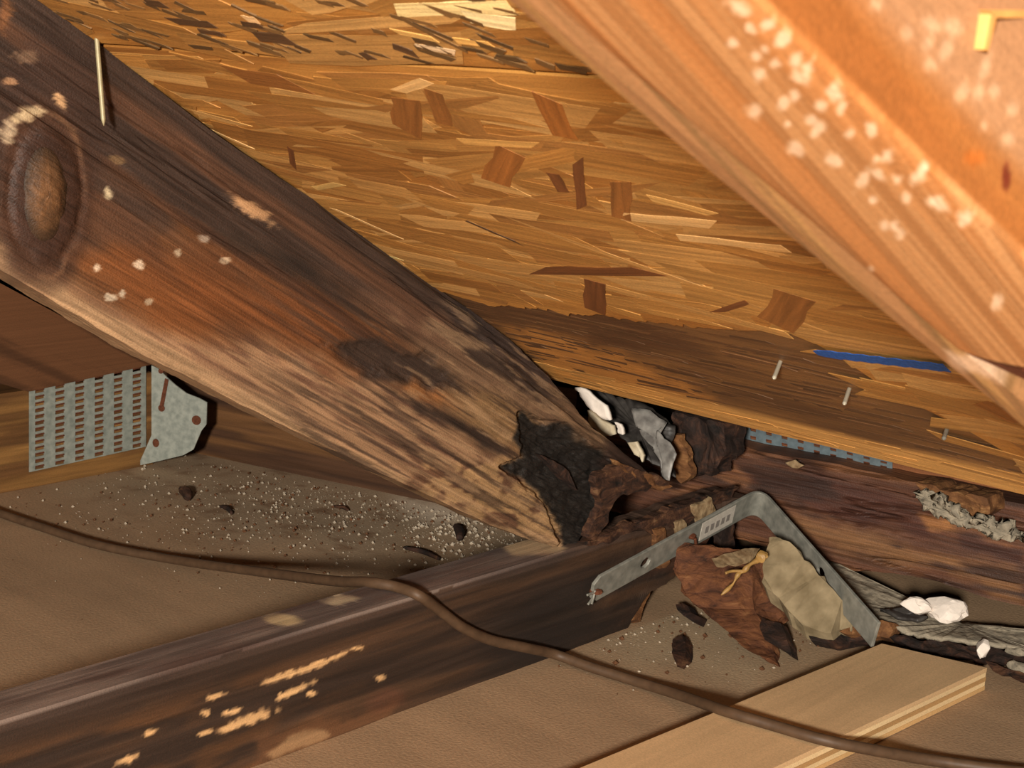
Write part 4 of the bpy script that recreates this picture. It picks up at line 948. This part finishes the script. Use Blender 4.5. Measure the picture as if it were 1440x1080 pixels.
# orange broken block and crumbs on the right-hand plate
ob = splinter('broken_block', [(1288, 678), (1330, 690), (1388, 700), (1392, 722), (1372, 734), (1330, 722), (1306, 705)], m_orange, None, .03, y=.318, cut=4, rough=.003, seed=41)
tag(ob, 'orange broken wood block lodged on top of the split plate', 'wood piece')
tag(sheet('mortar_crumbs', [(1284, 692, 0.310), (1310, 690, 0.310), (1335, 712, 0.308), (1372, 730, 0.306), (1430, 742, 0.310), (1440, 756, 0.305), (1390, 750, 0.300), (1335, 730, 0.300), (1300, 712, 0.300)], m_paper, .006, 43, 5, .006, fs=90), 'grey crumbling mortar smear across the split plate', 'mortar')
tag(sheet('pale_chip', [(1106, 650, 0.292), (1120, 646, 0.292), (1132, 654, 0.292), (1116, 657, 0.292)], m_pale, .001, 44, 2, .003), 'tiny pale chip stuck on the split plate below the mending plate', 'wood piece')
# debris in the dusty bay
for k, (a, b, r, lab, mt) in enumerate([((568, 770), (618, 786), .0022, 'thin dark twig on the dust behind the joist', m_black), ((641, 740), (646, 757), .0045, 'short dark peg standing in the dust by the rafter', m_black), ((255, 688), (264, 700), .005, 'brown wood crumb in the dust below the hanger', m_shard),
                                (((310, 712)), (326, 722), .0022, 'small dark splinter in the middle of the dusty bay', m_black), ((470, 712), (490, 718), .0018, 'faint short splinter in the dust under the rafter', m_shard)]):
    A, B = px(a, z=r * .9), px(b, z=r * .9)
    tag(tube('wood_crumb', [A, (A + B) / 2 + np.array([.001, .002, .001]), B], r, mt, 7, rfn=lambda s: .7 + .5 * math.sin(s * 3.1)), lab, 'wood piece')
def grit(name, n, sampler, mat, smin, smax, parent):
    vs = []; fs = []
    for k in range(n):
        x, y = sampler(); s = smin + (smax - smin) * rng.random() ** 3; b = len(vs)
        z0 = 0.0004
        for a in range(4):
            t = a * math.pi / 2 + rng.uniform(0, .9); vs.append((x + s * math.cos(t) * rng.uniform(.6, 1.2), y + s * math.sin(t) * rng.uniform(.6, 1.2), z0 + s * .35))
        vs.append((x, y, z0 + s * 1.1)); vs.append((x, y, z0 - s * .4))
        for a in range(4):
            fs.append((b + a, b + (a + 1) % 4, b + 4)); fs.append((b + (a + 1) % 4, b + a, b + 5))
    me = bpy.data.meshes.new(name); me.from_pydata(vs, [], fs); me.update()
    o = link(name, me, mat, None, parent); o['kind'] = 'stuff'; return o
def bay(cx, cy, sx, sy, z=0.0, keep=lambda P: True):
    def f():
        while True:
            p = (rng.normal(cx, sx), rng.normal(cy, sy)); P = px(p, z=0)
            if keep(P): return P[0], P[1]
    return f
kl = lambda P: P[0] < -0.05 and P[1] < 0.12 + (P[0] + .7) * .27
g1 = grit('plaster_grit', 1200, bay(500, 705, 190, 45, keep=kl), m_grit, .0005, .0024, None); g1['label'] = 'pale plaster grit scattered over the dusty bay'; g1['category'] = 'grit'
g2 = grit('plaster_grit', 420, bay(655, 745, 50, 26, keep=kl), m_grit, .0006, .0030, None); g2['label'] = 'heap of whitish plaster crumbs in the corner of rafter and joist'; g2['category'] = 'grit'
g3 = grit('brown_grit', 500, bay(480, 710, 180, 45, keep=kl), m_brown_grit, .0006, .0028, None); g3['label'] = 'brown wood crumbs mixed in the dusty bay'; g3['category'] = 'grit'
g4 = grit('plaster_grit', 200, bay(930, 880, 130, 30, keep=lambda P: P[0] > .006 and P[1] < .34), m_grit, .0004, .0018, None); g4['label'] = 'fine pale grit in front of the broken joist end'; g4['category'] = 'grit'
g5 = grit('brown_grit', 110, bay(1000, 890, 150, 30, keep=lambda P: P[0] > .006 and P[1] < .34), m_brown_grit, .0006, .0035, None); g5['label'] = 'rotten wood crumbs around the reddish shard'; g5['category'] = 'grit'
